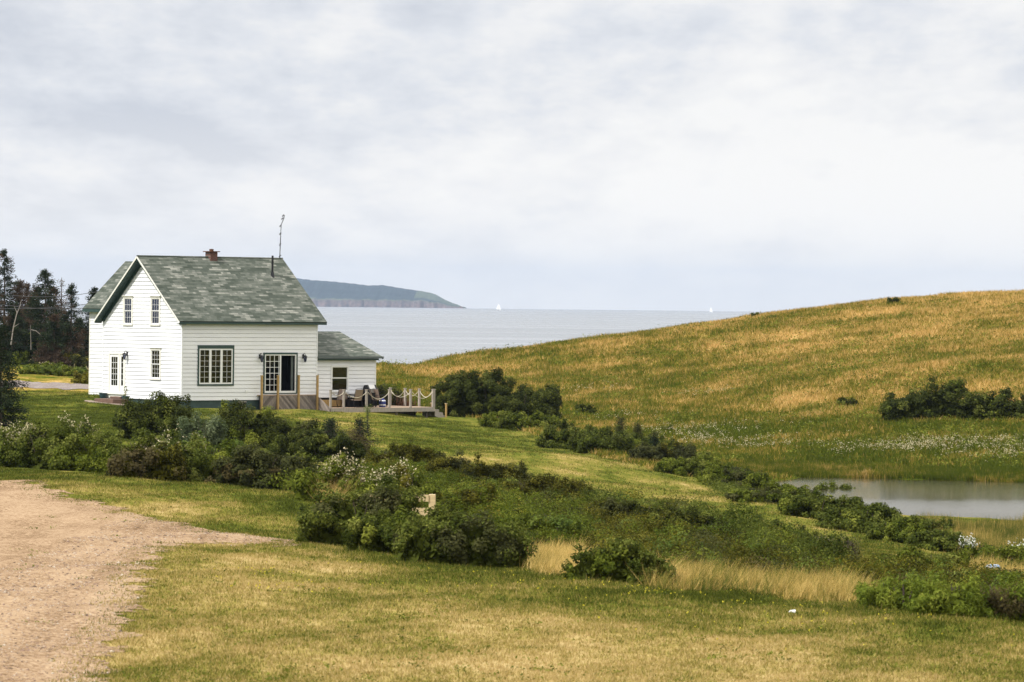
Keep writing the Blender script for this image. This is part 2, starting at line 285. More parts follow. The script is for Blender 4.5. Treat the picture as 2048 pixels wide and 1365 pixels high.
# ------------------------------------------------------------------ object helpers
def tag(o, label=None, cat=None, group=None, kind=None):
    for k, v_ in (('label', label), ('category', cat), ('group', group), ('kind', kind)):
        if v_: o[k] = v_
    return o
def empty(name, loc, rz=0, **k):
    o = bpy.data.objects.new(name, None); col.objects.link(o); o.location = [float(x) for x in loc]; o.rotation_euler = (0, 0, rz); o.empty_display_size = .3
    return tag(o, **k)
def npmesh(name, V, Fc, k, m, parent=None, attrs=None, colors=None, smooth=False, loc=None):
    """one mesh from arrays: V (n,3), Fc (f,k)"""
    me = bpy.data.meshes.new(name); V = np.asarray(V, np.float32); Fc = np.asarray(Fc, np.int32)
    me.vertices.add(len(V)); me.vertices.foreach_set('co', V.ravel())
    me.loops.add(Fc.size); me.loops.foreach_set('vertex_index', Fc.ravel())
    me.polygons.add(len(Fc)); me.polygons.foreach_set('loop_start', np.arange(0, Fc.size, k, dtype=np.int32))
    if smooth: me.polygons.foreach_set('use_smooth', np.ones(len(Fc), bool))
    for an, av in (attrs or {}).items():
        at_ = me.attributes.new(an, 'FLOAT', 'POINT'); at_.data.foreach_set('value', np.asarray(av, np.float32))
    if colors is not None:
        at_ = me.attributes.new('tint', 'FLOAT_COLOR', 'POINT'); c4 = np.ones((len(V), 4), np.float32); c4[:, :3] = colors; at_.data.foreach_set('color', c4.ravel())
    me.update(calc_edges=True); me.materials.append(m)
    o = bpy.data.objects.new(name, me); col.objects.link(o); o.parent = parent
    if loc is not None: o.location = [float(x) for x in loc]
    return o
class MB:
    def __init__(s): s.v = []; s.f = []; s.uv = []
    def add(s, vs, fs, uvs=None):
        k = len(s.v); s.v += [tuple(map(float, p)) for p in vs]
        for i, f in enumerate(fs):
            s.f.append(tuple(k+j for j in f)); s.uv.append(uvs[i] if uvs else None)
    def box(s, a, b):
        x0, y0, z0 = a; x1, y1, z1 = b
        s.add([(x0,y0,z0),(x1,y0,z0),(x1,y1,z0),(x0,y1,z0),(x0,y0,z1),(x1,y0,z1),(x1,y1,z1),(x0,y1,z1)],
              [(3,2,1,0),(4,5,6,7),(0,1,5,4),(1,2,6,5),(2,3,7,6),(3,0,4,7)])
    def tube(s, pts, r, n=6, r2=None, cap=True):
        pts = [np.array(p, float) for p in pts]; m = len(pts); vs = []
        for i, p in enumerate(pts):
            d = pts[min(i+1, m-1)]-pts[max(i-1, 0)]; d /= (np.linalg.norm(d)+1e-9)
            a = np.cross(d, [0, 0, 1.]); 
            if np.linalg.norm(a) < .1: a = np.cross(d, [1., 0, 0])
            a /= np.linalg.norm(a); b = np.cross(d, a); rr = r if r2 is None else r+(r2-r)*i/(m-1)
            for j in range(n): vs.append(p+rr*(a*math.cos(2*math.pi*j/n)+b*math.sin(2*math.pi*j/n)))
        fs = [(i*n+j, i*n+(j+1) % n, (i+1)*n+(j+1) % n, (i+1)*n+j) for i in range(m-1) for j in range(n)]
        if cap: fs += [tuple(range(n))[::-1], tuple((m-1)*n+j for j in range(n))]
        s.add(vs, fs)
    def lathe(s, c, prof, n=14):
        vs = [(c[0]+r*math.cos(2*math.pi*j/n), c[1]+r*math.sin(2*math.pi*j/n), c[2]+z) for r, z in prof for j in range(n)]; m = len(prof)
        fs = [(i*n+j, i*n+(j+1) % n, (i+1)*n+(j+1) % n, (i+1)*n+j) for i in range(m-1) for j in range(n)]
        fs += [tuple(range(n))[::-1], tuple((m-1)*n+j for j in range(n))]; s.add(vs, fs)
    def prism(s, poly, off):
        """closed slab: polygon (3-D points) pushed by off"""
        n = len(poly); P = [np.array(p, float) for p in poly]; off = np.array(off, float)
        s.add(P+[p+off for p in P], [tuple(range(n))[::-1], tuple(range(n, 2*n))]+[(i, (i+1) % n, n+(i+1) % n, n+i) for i in range(n)])
    def build(s, name, m, parent=None, loc=None, smooth=False, bevel=0):
        me = bpy.data.meshes.new(name); me.from_pydata(s.v, [], s.f); me.materials.append(m)
        if any(u_ for u_ in s.uv):
            ul = me.uv_layers.new(name='UVMap'); i = 0
            for f, u_ in zip(s.f, s.uv):
                for j in range(len(f)):
                    if u_: ul.data[i].uv = u_[j]
                    i += 1
        if smooth: me.polygons.foreach_set('use_smooth', [True]*len(me.polygons))
        me.update(); o = bpy.data.objects.new(name, me); col.objects.link(o); o.parent = parent
        if loc is not None: o.location = [float(x) for x in loc]
        if bevel:
            bm_ = o.modifiers.new('bevel', 'BEVEL'); bm_.width = bevel; bm_.segments = 1; bm_.limit_method = 'ANGLE'
        return o
def copy_tree(o, parent=None):
    c = o.copy(); col.objects.link(c); c.parent = parent
    for ch in list(o.children): copy_tree(ch, c)
    return c

# ------------------------------------------------------------------ ground
DRY = [(1024,1340,.84),(600,1150,.62),(300,1300,.55),(1500,1320,.85),(1900,1330,.62),(2000,1280,.42),(1900,1235,.05),(1600,1215,.15),(1400,1195,.12),(1200,1182,.22),(900,1150,.15),(500,1110,.62),(330,1010,.62),(420,1000,.5),(550,1030,.22),(100,948,.12),(300,960,.1),
 (500,985,.08),(620,1010,.05),(280,1200,.6),(1200,1280,.78),(800,1230,.68),(1700,1260,.55),(150,830,.16),(60,850,.2),(300,860,.2),(450,850,.28),(650,842,.62),(560,838,.45),(900,865,.25),(1000,900,.35),(1060,905,.65),(1150,930,.72),(1250,960,.6),(1400,1010,.4),(1500,1040,.3),(1800,1090,.18),(950,890,.45),
 (800,780,.15),(800,755,.30),(900,740,.42),(950,770,.5),(1050,750,.5),(1200,720,.42),(1300,700,.50),(1100,800,.45),(1300,780,.30),(1500,760,.42),(1500,690,.6),(1700,680,.62),(1900,650,.60),(2000,620,.65),(1800,620,.7),(1900,740,.48),(1700,760,.45),(1600,822,.62),(1750,810,.6),(1800,870,.05),(2000,870,.05),
 (1500,880,.0),(1300,860,.22),(1700,920,-.08),(2000,930,-.05),(1200,830,.35),(1900,780,.55),(2040,800,.55),(1400,680,.55),(2000,710,.5),(1560,850,.1),(100,735,.1),(170,740,.2),(60,760,.5)]
DP = np.array([[*(G(a, b)[:2]), c] for a, b, c in DRY]); hillpt = np.array([i_ >= DRY.index((800,780,.15)) and i_ < DRY.index((100,735,.1)) for i_ in range(len(DRY))]); DP[DP[:, 1] < 128, 2] += .04; DP[(DP[:, 1] > 178)&(DP[:, 1] < 268)&(DP[:, 2] > .14)&~hillpt, 2] -= .22; DP[hillpt, 2] -= .01
def _dc(x, y): return np.stack([x/y*75, np.log(np.maximum(y, 20))*14], -1)
_DC = _dc(DP[:,0], DP[:,1])
def dryness(x, y):
    o = np.empty(x.size)
    for i in range(0, x.size, 60000):
        q = _dc(x[i:i+60000], np.maximum(y[i:i+60000], 20)); d2 = ((q[:,None]-_DC)**2).sum(-1)+.05; ww = 1/d2**1.6
        o[i:i+60000] = (ww*DP[:,2]).sum(1)/ww.sum(1)
    return o
def snoise(x, y, f, s=0.):
    """cheap smooth noise in -1..1"""
    x = x*f; y = y*f
    return (np.sin(1.7*x+s+1.3*np.sin(y*1.1+s))+np.sin(2.3*y+2*s+1.7*np.sin(x*.9))+np.sin(1.1*(x+y)*1.9+s*3+np.sin(2.9*x-y))+np.sin(3.7*x-2.9*y+s*5))/4
def axis(segs):
    o = []
    for a, b, s_ in segs: o += list(np.arange(a, b, s_))
    return np.array(o+[segs[-1][1]])
xs = axis([(-600,-150,50),(-150,-60,5),(-60,60,.5),(60,150,5),(150,600,50)]); ys = axis([(-60,40,10),(40,140,.4),(140,420,.8),(420,600,6)])
X_, Y_ = np.meshgrid(xs, ys); Z_ = hz(np.clip(X_, -150, 150), Y_); Z_ = np.maximum(Z_, -24)
V = np.stack([X_, Y_, Z_], -1).reshape(-1, 3); nx = len(xs); ny = len(ys)
ii, jj = np.meshgrid(np.arange(nx-1), np.arange(ny-1)); a = (jj*nx+ii).ravel(); Q = np.stack([a, a+1, a+nx+1, a+nx], -1)
dr = dryness(V[:,0], V[:,1])
cxq = V[a][:,0]; cyq = V[a][:,1]
# the hill begins beyond the pond and beyond the shrubs that line the mown path
def hill_mask(x, y):
    p = np.interp(x/np.maximum(y, 1)*F+1024, [-9e9, 760, 900, 1000, 1110, 1320, 1500, 2048, 9e9], [900, 263, 262, 258, 232, 205, 205, 200, 190])
    return y > p
hm_ = hill_mask(cxq, cyq)
def sub(Qs, name, m, **k):
    u_, inv = np.unique(Qs, return_inverse=True)
    return tag(npmesh(name, V[u_], inv.reshape(Qs.shape), 4, m, attrs={'dry': dr[u_], 'rnd': np.full(len(u_), .5)}, smooth=True), **k)
sub(Q[~hm_], 'ground', M['lawn'], kind='structure'); sub(Q[hm_], 'hill', M['hill'], kind='structure')

# sea: a sheet that follows the earth's curve to the horizon
RE = 6.371e6
yy = np.concatenate([np.linspace(420, 1500, 30), np.linspace(1600, 20000, 90)]); xx = np.linspace(-1, 1, 41)
XX = xx[None, :]*(1500+yy[:, None]*.55); YY = np.repeat(yy[:, None], 41, 1)
SV = np.stack([XX, YY, -(XX**2+YY**2)/(2*RE)], -1).reshape(-1, 3); ii, jj = np.meshgrid(np.arange(40), np.arange(len(yy)-1)); a = (jj*41+ii).ravel()
tag(npmesh('sea', SV, np.stack([a, a+1, a+42, a+41], -1), 4, M['sea'], smooth=True), kind='structure')
def sea_z(x, y): return -(x*x+y*y)/(2*RE)

# headland beyond the horizon
HP_ = [(200,553),(420,553),(560,557),(593,561),(640,564),(690,569),(715,572),(745,571),(790,578),(835,584),(858,589),(872,597),(885,603),(905,610),(915,614.5),(925,617.6)]
CH_ = [(200,590),(420,592),(593,597),(640,599),(700,600),(760,601),(840,602),(870,606),(900,612),(915,615.5),(925,617.6)]
Y0 = 13200.; nu, nw = 220, 60
pu = np.linspace(200, 925, nu); top = np.interp(pu, *zip(*HP_))+.35*np.sin(pu*.31)+.25*np.sin(pu*.83+1); clf = np.interp(pu, *zip(*CH_))+.8*np.sin(pu*.17)+.5*np.sin(pu*.53)
def p2z(px, py, Y): return CAMZ-(py-th(px))*Y/F
HV = np.zeros((nw, nu, 3)); HC = np.zeros((nw, nu, 3))
for j in range(nw):
    s_ = j/(nw-1); wd = 1500*s_**1.6                       # metres inland
    Xp = (pu-1024)*Y0/F; Yp = Y0+wd+25*np.sin(pu*.21)+18*np.sin(pu*.47)+12*np.sin(pu*1.1); base = sea_z(Xp, Yp)-3
    hc = np.maximum(p2z(pu, clf, Y0)-base, 1); ht = np.maximum(p2z(pu, top, Y0+900)-base, 1)
    cw = np.clip(wd/70., 0, 1); cwv = cw**.8*(1+.12*np.sin(pu*.9+wd*.05)*(1-cw)); up = np.clip((wd-70)/900., 0, 1); up = up*up*(3-2*up); back = np.clip((wd-1000)/500, 0, 1)
    z = base+(hc*cwv+(np.maximum(ht-hc, 0))*up)*(1-back*.9)+(up > 0)*(1-back)*1.2*np.sin(pu*1.9+wd*.03)
    HV[j] = np.stack([Xp, Yp, z], -1)
    fo = np.array([.014,.024,.022]); cl = np.array([.115,.08,.07]); fi = np.array([.10,.12,.05])
    nzv = snoise(pu, pu*0+wd*.1, .06, 1.); nz2 = snoise(pu, pu*0+wd*.2, .35, 2.)
    wcl = np.clip(1-(wd-40)/60, 0, 1)*(1+0*pu); wfi = np.clip(1-(wd-70-120*np.clip(nzv+.4, 0, 1))/60, 0, 1)*(1-wcl)
    wfi = np.maximum(wfi, (pu > 820)*np.clip((wd-350)/100, 0, 1)*.6)
    HC[j] = (cl*(1+.6*nz2[:, None]))*wcl[:, None]+(1-wcl[:, None])*(fi*wfi[:, None]+fo*(1-wfi[:, None])*(1+.25*nz2[:, None]))
ii, jj = np.meshgrid(np.arange(nu-1), np.arange(nw-1)); a = (jj*nu+ii).ravel()
tag(npmesh('headland', HV.reshape(-1,3), np.stack([a, a+1, a+nu+1, a+nu], -1), 4, M['land'], colors=np.clip(HC.reshape(-1,3), 0, 1), smooth=False), kind='structure')
rx, ry = (921-1024)*Y0/F, Y0
b = MB(); b.lathe((rx, ry, sea_z(rx, ry)-2), [(14,0),(9,3),(5,5.5),(1.5,8)], 7); tag(b.build('sea_rock', M['rust']), 'small pointed rock in the sea at the tip of the headland', 'rock')

# pond
PZ = CAMZ-8.2
pp = [G(1478,947), G(1600,950), G(1750,955), G(1900,964), G(2048,967)]
pond = [(15.5,216),(10.6,219.5),(15,222),(24,220),(40,216),(60,212),(70,200),(60,168),(34,166),(19.5,170.5),(15.5,176),(12.5,187),(10.6,200),(9.8,212)]
pond = [(10.3,221),(16,224),(26,222),(40,219),(70,212),(75,180),(60,168),(34,166),(19.3,168),(15.5,172),(12.0,186),(9.8,203),(9.0,214)]
b = MB(); b.add([(x, y, PZ) for x, y in pond], [tuple(range(len(pond)))[::-1]]); po = b.build('pond', M['pond']); tag(po, kind='structure')

# gravel yard and track, a ragged-edged sheet lying on the ground
def poly_w(pts): return np.array([G(a, b)[:2] if b > 700 else (a, b) for a, b in pts])
GP = poly_w([(60,962),(110,985),(210,1008),(300,1040),(420,1062),(520,1072),(600,1082),(600,1094),(480,1090),(380,1082),(330,1098),(300,1125),(280,1160),(275,1200),(250,1240),(235,1290),(215,1330),(190,1400)])
GP = np.vstack([GP, [[-6.5, 40], [-30, 40], [-30, 128], GP[0]+[-1.5, 1.2]]])
def inside(x, y, P):
    c = np.zeros(x.shape, bool); n = len(P)
    for i in range(n):
        x1, y1 = P[i]; x2, y2 = P[(i+1) % n]
        if y1 == y2: continue
        k = ((y1 > y) != (y2 > y)) & (x < (x2-x1)*(y-y1)/(y2-y1)+x1); c ^= k
    return c
def gravel_in(x, y):
    k = np.clip((y-40)/60, .5, 1.6)
    tr = np.clip((x+6.4)/2.0, 0, 1)*np.clip((y-84)/4, 0, 1); return inside(x+.30*snoise(x, y, 1.1, 3.)+.22*snoise(x, y, 4., 1.)+.12*snoise(x, y, 13., 2.), y+k*(1.3*snoise(x, y, .9, 5.)+.9*snoise(x, y, 3.7, 6.)), GP)&(snoise(x, y*.6, 3.1, 7.)+.6*snoise(x, y, 9., 1.) > -1.6+1.75*tr)
def sheet(name, xr, yr, sx, sy, fn, m, lift, **k):
    gx = np.arange(xr[0], xr[1], sx); gy = np.arange(yr[0], yr[1], sy); A, B = np.meshgrid(gx, gy); z = hz(A, B)+lift; n = len(gx)
    keep = fn((A[:-1,:-1]+sx/2).ravel(), (B[:-1,:-1]+sy/2).ravel()); i_, j_ = np.meshgrid(np.arange(n-1), np.arange(len(gy)-1)); a = (j_*n+i_).ravel()[keep]
    q = np.stack([a, a+1, a+n+1, a+n], -1); P = np.stack([A, B, z], -1).reshape(-1, 3); u_, inv = np.unique(q, return_inverse=True)
    return tag(npmesh(name, P[u_], inv.reshape(q.shape), 4, m, smooth=True), **k)
sheet('gravel_yard', (-20, 0), (44, 130), .07, .16, gravel_in, M['gravel'], .012, kind='structure')
RP = poly_w([(-100,762),(50,763),(110,766),(185,771),(215,776),(215,784),(185,781),(110,778),(50,776),(-100,778)])
sheet('gravel_road', (-48, -20), (255, 330), .25, .3, lambda x, y: inside(x+.3*snoise(x, y, 1., 2.), y+.6*snoise(x, y, .8, 1.), RP), M['road'], .03, kind='structure')
# ------------------------------------------------------------------ grass blades
def blades(name, P, h, wd, nb, spread, lean, m, dry=None, rnd_amp=1., wind=0., **k):
    """P (n,3) tuft centres; each tuft has nb flat tapering blades"""
    n = len(P)*nb; C0 = np.repeat(P, nb, 0).astype(np.float64); H_ = np.repeat(h, nb)*RNG.uniform(.55, 1.15, n); dy = np.repeat(dry, nb)
    C0[:, :2] += RNG.normal(0, spread, (n, 2)); ang = RNG.uniform(0, math.pi, n); d = np.stack([np.cos(ang), np.sin(ang), 0*ang], -1)*(wd*RNG.uniform(.7, 1.3, n)/2)[:, None]
    ln = RNG.normal(0, lean, (n, 2))+[wind, 0]; tip = C0+np.stack([ln[:, 0]*H_, ln[:, 1]*H_, H_], -1); C0[:, 2] -= .01
    Vv = np.stack([C0-d, C0+d, tip], 1).reshape(-1, 3); r = np.repeat(RNG.uniform(0, 1, n)*rnd_amp, 3)
    return tag(npmesh(name, Vv, np.arange(3*n).reshape(-1, 3), 3, m, attrs={'dry': np.repeat(dy, 3), 'rnd': r}), **k)
def scatter(n, xr_px, yr, power=1.):
    """random ground points in the wedge of land in view"""
    y = yr[0]+(yr[1]-yr[0])*RNG.uniform(0, 1, n)**power; px = RNG.uniform(xr_px[0], xr_px[1], n); x = (px-1024)*y/F
    return x, y, px
def pix(x, y, z):
    q = np.stack([x, y, z-CAMZ], -1); zz = q@FW; return 1024+F*(q@RT)/zz, 682.5-F*(q@UP)/zz
# foreground lawn: short mown grass
x, y, px = scatter(150000, (-60, 2110), (50, 138), 1.25)
inn = gravel_in(x, y); inn2 = gravel_in(x+.55, y+.9)&gravel_in(x-.35, y-.7); keep = (~inn)|((~inn2)&(RNG.uniform(0,1,len(x)) < .3)); x, y = x[keep], y[keep]
dy = dryness(x, y); z = hz(x, y)
blades('lawn_grass', np.stack([x, y, z], -1), .035+.035*np.clip(.8-dy, 0, 1)+.02*RNG.uniform(0,1,len(x)), .018, 5, .06, .5, M['lawn'], dy, label='short mown grass of the dry and green foreground lawn', cat='grass', kind='stuff')
# lawn round the house and the mown path
x, y, px = scatter(90000, (-60, 2000), (135, 275)); z = hz(x, y); _, py_ = pix(x, y, z)
lim = np.interp(px, [0, 180, 363, 640, 900, 1110, 1300, 1500, 1800, 1900], [760, 785, 818, 822, 840, 870, 935, 990, 1075, 1110])
keep = (py_ > lim) & (py_ < np.interp(px, [0, 600, 760, 1200, 1500, 1850], [900, 900, 900, 985, 1045, 1130])) ; x, y, z = x[keep], y[keep], z[keep]
blades('house_lawn_grass', np.stack([x, y, z], -1), np.full(len(x), .07), .03, 4, .10, .5, M['lawn'], dryness(x, y), label='close mown lawn round the white house and down the mown path', cat='grass', kind='stuff')
# rough grass of the hill
x, y, px = scatter(150000, (740, 2110), (200, 352)); kk = hill_mask(x, y) & (hz(x, y) > PZ+.02); x, y = x[kk], y[kk]; z = hz(x, y); dd = dryness(x, y)
pn = snoise(x, y*.5, .35, 4.)+.5*snoise(x, y*.6, 1.3, 2.)
blades('hill_grass', np.stack([x, y, z], -1), .16+.14*RNG.uniform(0,1,len(x))+.14*np.clip(pn, 0, 1), .055, 4, .16, .45, M['hill'], dd-.0*pn, label='rough tan and green meadow grass covering the hill', cat='grass', kind='stuff')

# ------------------------------------------------------------------ leaves
PAL = {'rosa': [(.036,.050,.008),(.104,.125,.020),(.24,.25,.055)], 'mid': [(.052,.072,.008),(.130,.155,.018),(.26,.275,.045)], 'heath': [(.026,.028,.005),(.080,.076,.010),(.20,.18,.024)],
 'bright': [(.07,.11,.022),(.12,.165,.03),(.19,.22,.05)], 'dark': [(.026,.034,.007),(.058,.070,.014),(.14,.15,.032)], 'willow': [(.06,.085,.035),(.12,.15,.07),(.24,.27,.15)], 'brown': [(.06,.05,.022),(.10,.08,.032),(.15,.13,.05)],
 'fern': [(.10,.14,.018),(.18,.22,.028),(.29,.31,.05)], 'spruce': [(.014,.022,.012),(.026,.038,.018),(.045,.06,.028)], 'rustspruce': [(.05,.033,.022),(.075,.05,.033),(.10,.075,.05)], 'tip': [(.055,.065,.03),(.08,.09,.04),(.11,.12,.055)],
 'gale': [(.020,.027,.006),(.050,.058,.010),(.12,.12,.022)], 'gold': [(.13,.12,.02),(.20,.18,.025),(.30,.25,.04)], 'twig': [(.07,.055,.035),(.12,.10,.065),(.19,.16,.11)], 'flower': [(.38,.32,.17),(.54,.47,.29),(.66,.59,.40)], 'white': [(.6,.6,.5),(.72,.72,.66),(.8,.8,.78)], 'yellow': [(.6,.5,.03),(.7,.6,.05),(.75,.65,.1)], 'olive': [(.04,.045,.016),(.07,.075,.022),(.11,.11,.04)]}
def pal(name, t_):
    c = np.array(PAL[name]); t_ = np.clip(t_, 0, 1)[:, None]
    return np.where(t_ < .5, c[0]+(c[1]-c[0])*t_*2, c[1]+(c[2]-c[1])*(t_-.5)*2)
def leafquads(P, Nn, size, aspect=.55):
    """diamond leaves, centres P, facing roughly Nn"""
    n = len(P); Nn = Nn/np.linalg.norm(Nn, axis=1)[:, None]; a = np.cross(Nn, RNG.normal(size=(n, 3))); a /= np.linalg.norm(a, axis=1)[:, None]; b = np.cross(Nn, a)
    s = (size*RNG.uniform(.6, 1.3, n))[:, None]/2; fold = Nn*s*.25
    return np.stack([P-a*s, P-b*s*aspect+fold, P+a*s, P+b*s*aspect+fold], 1).reshape(-1, 3)
def n3(P, f, s=0.):
    x, y, z = P.T*f
    return (np.sin(1.9*x+s+1.5*np.sin(1.3*z+s))+np.sin(2.1*y+2*s+1.3*np.sin(1.7*x))+np.sin(2.3*z+3*s+1.4*np.sin(1.1*y-s)))/3
def shrub_points(W, D, Hh, n, lobes, rg, rc):
    """leaves gathered in clumps over an uneven dome; returns points, outward directions, tone per clump, clump id"""
    # lobes: main masses of the shrub
    Ls = []
    for i in range(lobes+1):
        f = (i/lobes-.5) if lobes else 0
        Ls.append((f*W*.62+rg.normal(0, .05)*W, rg.normal(0, .10)*D, Hh*rg.uniform(.72, 1.0)*(1-.45*abs(f)**1.5), W*rg.uniform(.26, .40), D*rg.uniform(.38, .52)))
    K = int(max(14, 2.3*(W*D*.8+(W+D)*Hh)/(3.14*rc*rc)*.62)); w_ = np.array([l[3]*l[2] for l in Ls]); ch = rg.choice(len(Ls), K, p=w_/w_.sum()); cc = []; dd = []
    ph = rg.uniform(0, 6, 4)
    for k in ch:
        x0, y0, h_, rx, ry = Ls[k]; a = rg.uniform(0, 2*math.pi); el = math.asin(rg.uniform(-.12, 1)); d = np.array([math.cos(a)*math.cos(el), math.sin(a)*math.cos(el), math.sin(el)])
        b_ = 1+.16*math.sin(3*a+ph[0])*math.sin(4*el+ph[1])+.10*math.sin(7*a+ph[2]+5*el); r_ = b_*rg.uniform(.80, 1.0)
        e_ = np.sign(d)*np.abs(d)**.82; c = np.array([x0+e_[0]*rx*r_, y0+e_[1]*ry*r_, h_*(.16+.84*max(e_[2], -.15)*r_)]); cc.append(c); dd.append(d)
    cc = np.array(cc); dd = np.array(dd)
    for x0, y0, h_, rx, ry in Ls:                    # clumps buried in another lobe are dropped
        q = (cc[:, 0]-x0)**2/rx**2+(cc[:, 1]-y0)**2/ry**2+(cc[:, 2]/h_)**2; k = q > .36; cc, dd = cc[k], dd[k]
    ns_ = int(len(cc)*.22); k = rg.choice(len(cc), ns_); sh = cc[k]+np.stack([rg.normal(0, .1, ns_), rg.normal(0, .1, ns_), rg.uniform(.03, .20, ns_)*min(Hh, 1.6)], -1)*[1, 1, 1]; cc = np.vstack([cc, sh]); dd = np.vstack([dd, dd[k]+[0, 0, .5]])
    rad = rc*rg.uniform(.65, 1.35, len(cc)); rad[-ns_:] *= .55
    w_ = rad**2; cnt = rg.multinomial(n, w_/w_.sum()); idx = np.repeat(np.arange(len(cc)), cnt); q = rg.normal(size=(n, 3)); q /= np.linalg.norm(q, axis=1)[:, None]
    q = q*(rg.uniform(0, 1, n)**.45)[:, None]; P = cc[idx]+q*rad[idx][:, None]*[1, 1, .85]; P[:, 0] = np.where(np.abs(P[:, 0]) > W*.56, P[:, 0]*.95, P[:, 0])
    Nr = q*1.1+dd[idx]*.5; tone = rg.normal(0, .20, len(cc))[idx]; s = Hh/np.percentile(P[:, 2], 99.6); P[:, 2] *= s
    k = P[:, 2] > -.05; return P[k], Nr[k], tone[k], Ls, s
SEED = [100]
def shrub(name, label, x0, x1, yt, yb, p='rosa', leaf=.07, lobes=2, dens=1., depth=.8, cat='bush', group=None, flowers=None, p2=None, Y=None, asp=.6, stemm='bark', fsize=.10, clump=None):
    """a shrub standing on the ground between columns x0..x1, its top at row yt"""
    SEED[0] += 1; sd = SEED[0]; mid = (x0+x1)/2
    g = G(mid, yb) if Y is None else np.array([(mid-1024)*Y/F, Y, float(hz((mid-1024)*Y/F, Y))])
    g = g.copy(); Yg = g[1]; W = (x1-x0)*Yg/F*1.02; top = at(mid, yt, Yg)[2]; Hh = max(top-g[2], .25); D = W*depth if lobes <= 2 else max(W*depth*.6, Hh*.9); D = max(D, Hh*.5)
    g[1] += D*.35; g[2] = float(hz(g[0], g[1])); sc_ = g[1]/Yg; Hh = max(at(mid, yt, g[1])[2]-g[2], .25); W *= sc_
    rg = np.random.default_rng(sd); rc = clump if clump else min(.30, max(.13, .14*Hh+.04*leaf/.07)); area = (W*D*.8+(W+D)*Hh*1.2)
    n = int(min(46000, max(700, area/(leaf*leaf*.36)*3.4*dens)))
    P, Nr, bl, Ls, s = shrub_points(W, D, Hh, n, lobes, rg, rc)
    gz = hz(P[:, 0]+g[0], P[:, 1]+g[1])-g[2]; P[:, 2] += gz*np.clip(1-P[:, 2]/Hh, 0, 1)
    t_ = .40+.20*n3(P, 2.0, sd)+bl+RNG.normal(0, .17, len(P)); C_ = pal(p, t_)
    if p2:
        kk = n3(P, 1.5, sd+3)+bl > .22; C_[kk] = pal(p2, t_[kk])
    V_ = leafquads(P, Nr+RNG.normal(0, .5, P.shape)+[0, 0, .35], np.full(len(P), leaf), asp); CC = np.repeat(C_, 4, 0)
    # large filler leaves inside, tinted darker to paint in the shade
    Q_ = []
    for x0_, y0_, h_, rx, ry in Ls:
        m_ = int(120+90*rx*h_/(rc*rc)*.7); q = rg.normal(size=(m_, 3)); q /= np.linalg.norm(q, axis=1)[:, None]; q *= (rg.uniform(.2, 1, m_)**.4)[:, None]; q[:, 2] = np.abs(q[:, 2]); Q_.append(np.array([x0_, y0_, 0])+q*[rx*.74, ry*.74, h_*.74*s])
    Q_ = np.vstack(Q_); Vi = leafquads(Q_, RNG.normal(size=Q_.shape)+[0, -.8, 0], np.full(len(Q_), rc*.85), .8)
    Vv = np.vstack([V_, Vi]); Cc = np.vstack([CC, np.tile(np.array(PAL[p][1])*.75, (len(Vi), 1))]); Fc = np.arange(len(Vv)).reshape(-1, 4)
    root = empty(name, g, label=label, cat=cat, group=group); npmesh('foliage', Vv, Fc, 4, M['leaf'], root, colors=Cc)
    st = MB(); rg = random.Random(sd); clip_ = 0
    for i in range(5+2*lobes):
        x_ = rg.uniform(-.32, .32)*W; y_ = rg.uniform(-.25, .25)*D
        st.tube([(x_*.5, y_*.5, -.08), (x_*.9, y_*.9, Hh*.35), (x_*1.15+rg.uniform(-.1, .1)*Hh, y_, Hh*rg.uniform(.6, .8))], .022, 5, .006)
    st.build('stem', M[stemm], root)
    if flowers:
        kind, share = flowers; k = np.nonzero((n3(P, 1.3, sd+9) > .05)&(P[:, 2] > Hh*.55))[0]; k = RNG.choice(k, min(len(k), int(len(P)*share)), replace=False) if len(k) else k
        if len(k):
            C1 = P[k]+[0, -.02, .06]; m_ = 5; Q1 = np.repeat(C1, m_, 0)+RNG.normal(0, fsize*.5, (len(C1)*m_, 3))*[1, 1, 1.5]
            Vf = leafquads(Q1, RNG.normal(size=Q1.shape)+[0, -.4, .8], np.full(len(Q1), fsize*.6), .7)
            fh = npmesh('flowers', Vf, np.arange(len(Vf)).reshape(-1, 4), 4, M['petal'], root, colors=np.repeat(pal(kind, RNG.uniform(0, 1, len(Q1))), 4, 0)); fh['kind'] = 'stuff'
    return root
# --- row of shrubs between the foreground lawn and the house
LH = [
 ('shrub','green shrub with cream flower heads at the left end of the long hedge row',-60,75,862,935,'mid',None,('flower',.010)),
 ('shrub','leafy shrub topped with tall cream flower plumes below the dark spruce',20,165,846,940,'rosa',None,('flower',.013)),
 ('shrub','dense green shrub right of the cream plumes in the hedge row',130,280,868,947,'mid','rosa',None),
 ('shrub','dark green shrub in the hedge row below the left edge of the round dark bush',235,365,866,955,'rosa',None,('flower',.006)),
 ('shrub','shrub sprinkled with pinkish flower heads below the pale willow bush',310,440,880,960,'mid','bright',('flower',.006)),
 ('shrub','yellow green shrub with rusty leaves in the middle of the hedge row',235,345,892,958,'heath','brown',None),
 ('shrub','bright green shrub below the small round bush in the hedge row',400,500,885,966,'mid','bright',None),
 ('shrub','olive brown shrub below the foot of the low dark hedge',430,560,895,975,'olive','brown',None),
 ('shrub','brownish rounded shrub with cream flowers on its right shoulder',520,625,912,980,'olive','rosa',('flower',.006)),
 ('shrub','green shrub full of pinkish white seed heads above the tuft of straw grass',610,745,918,1012,'mid','rosa',('flower',.013)),
 ('shrub','grey green thicket with faded seed heads behind the large rose bush',700,850,935,1020,'mid','heath',('flower',.010)),
]
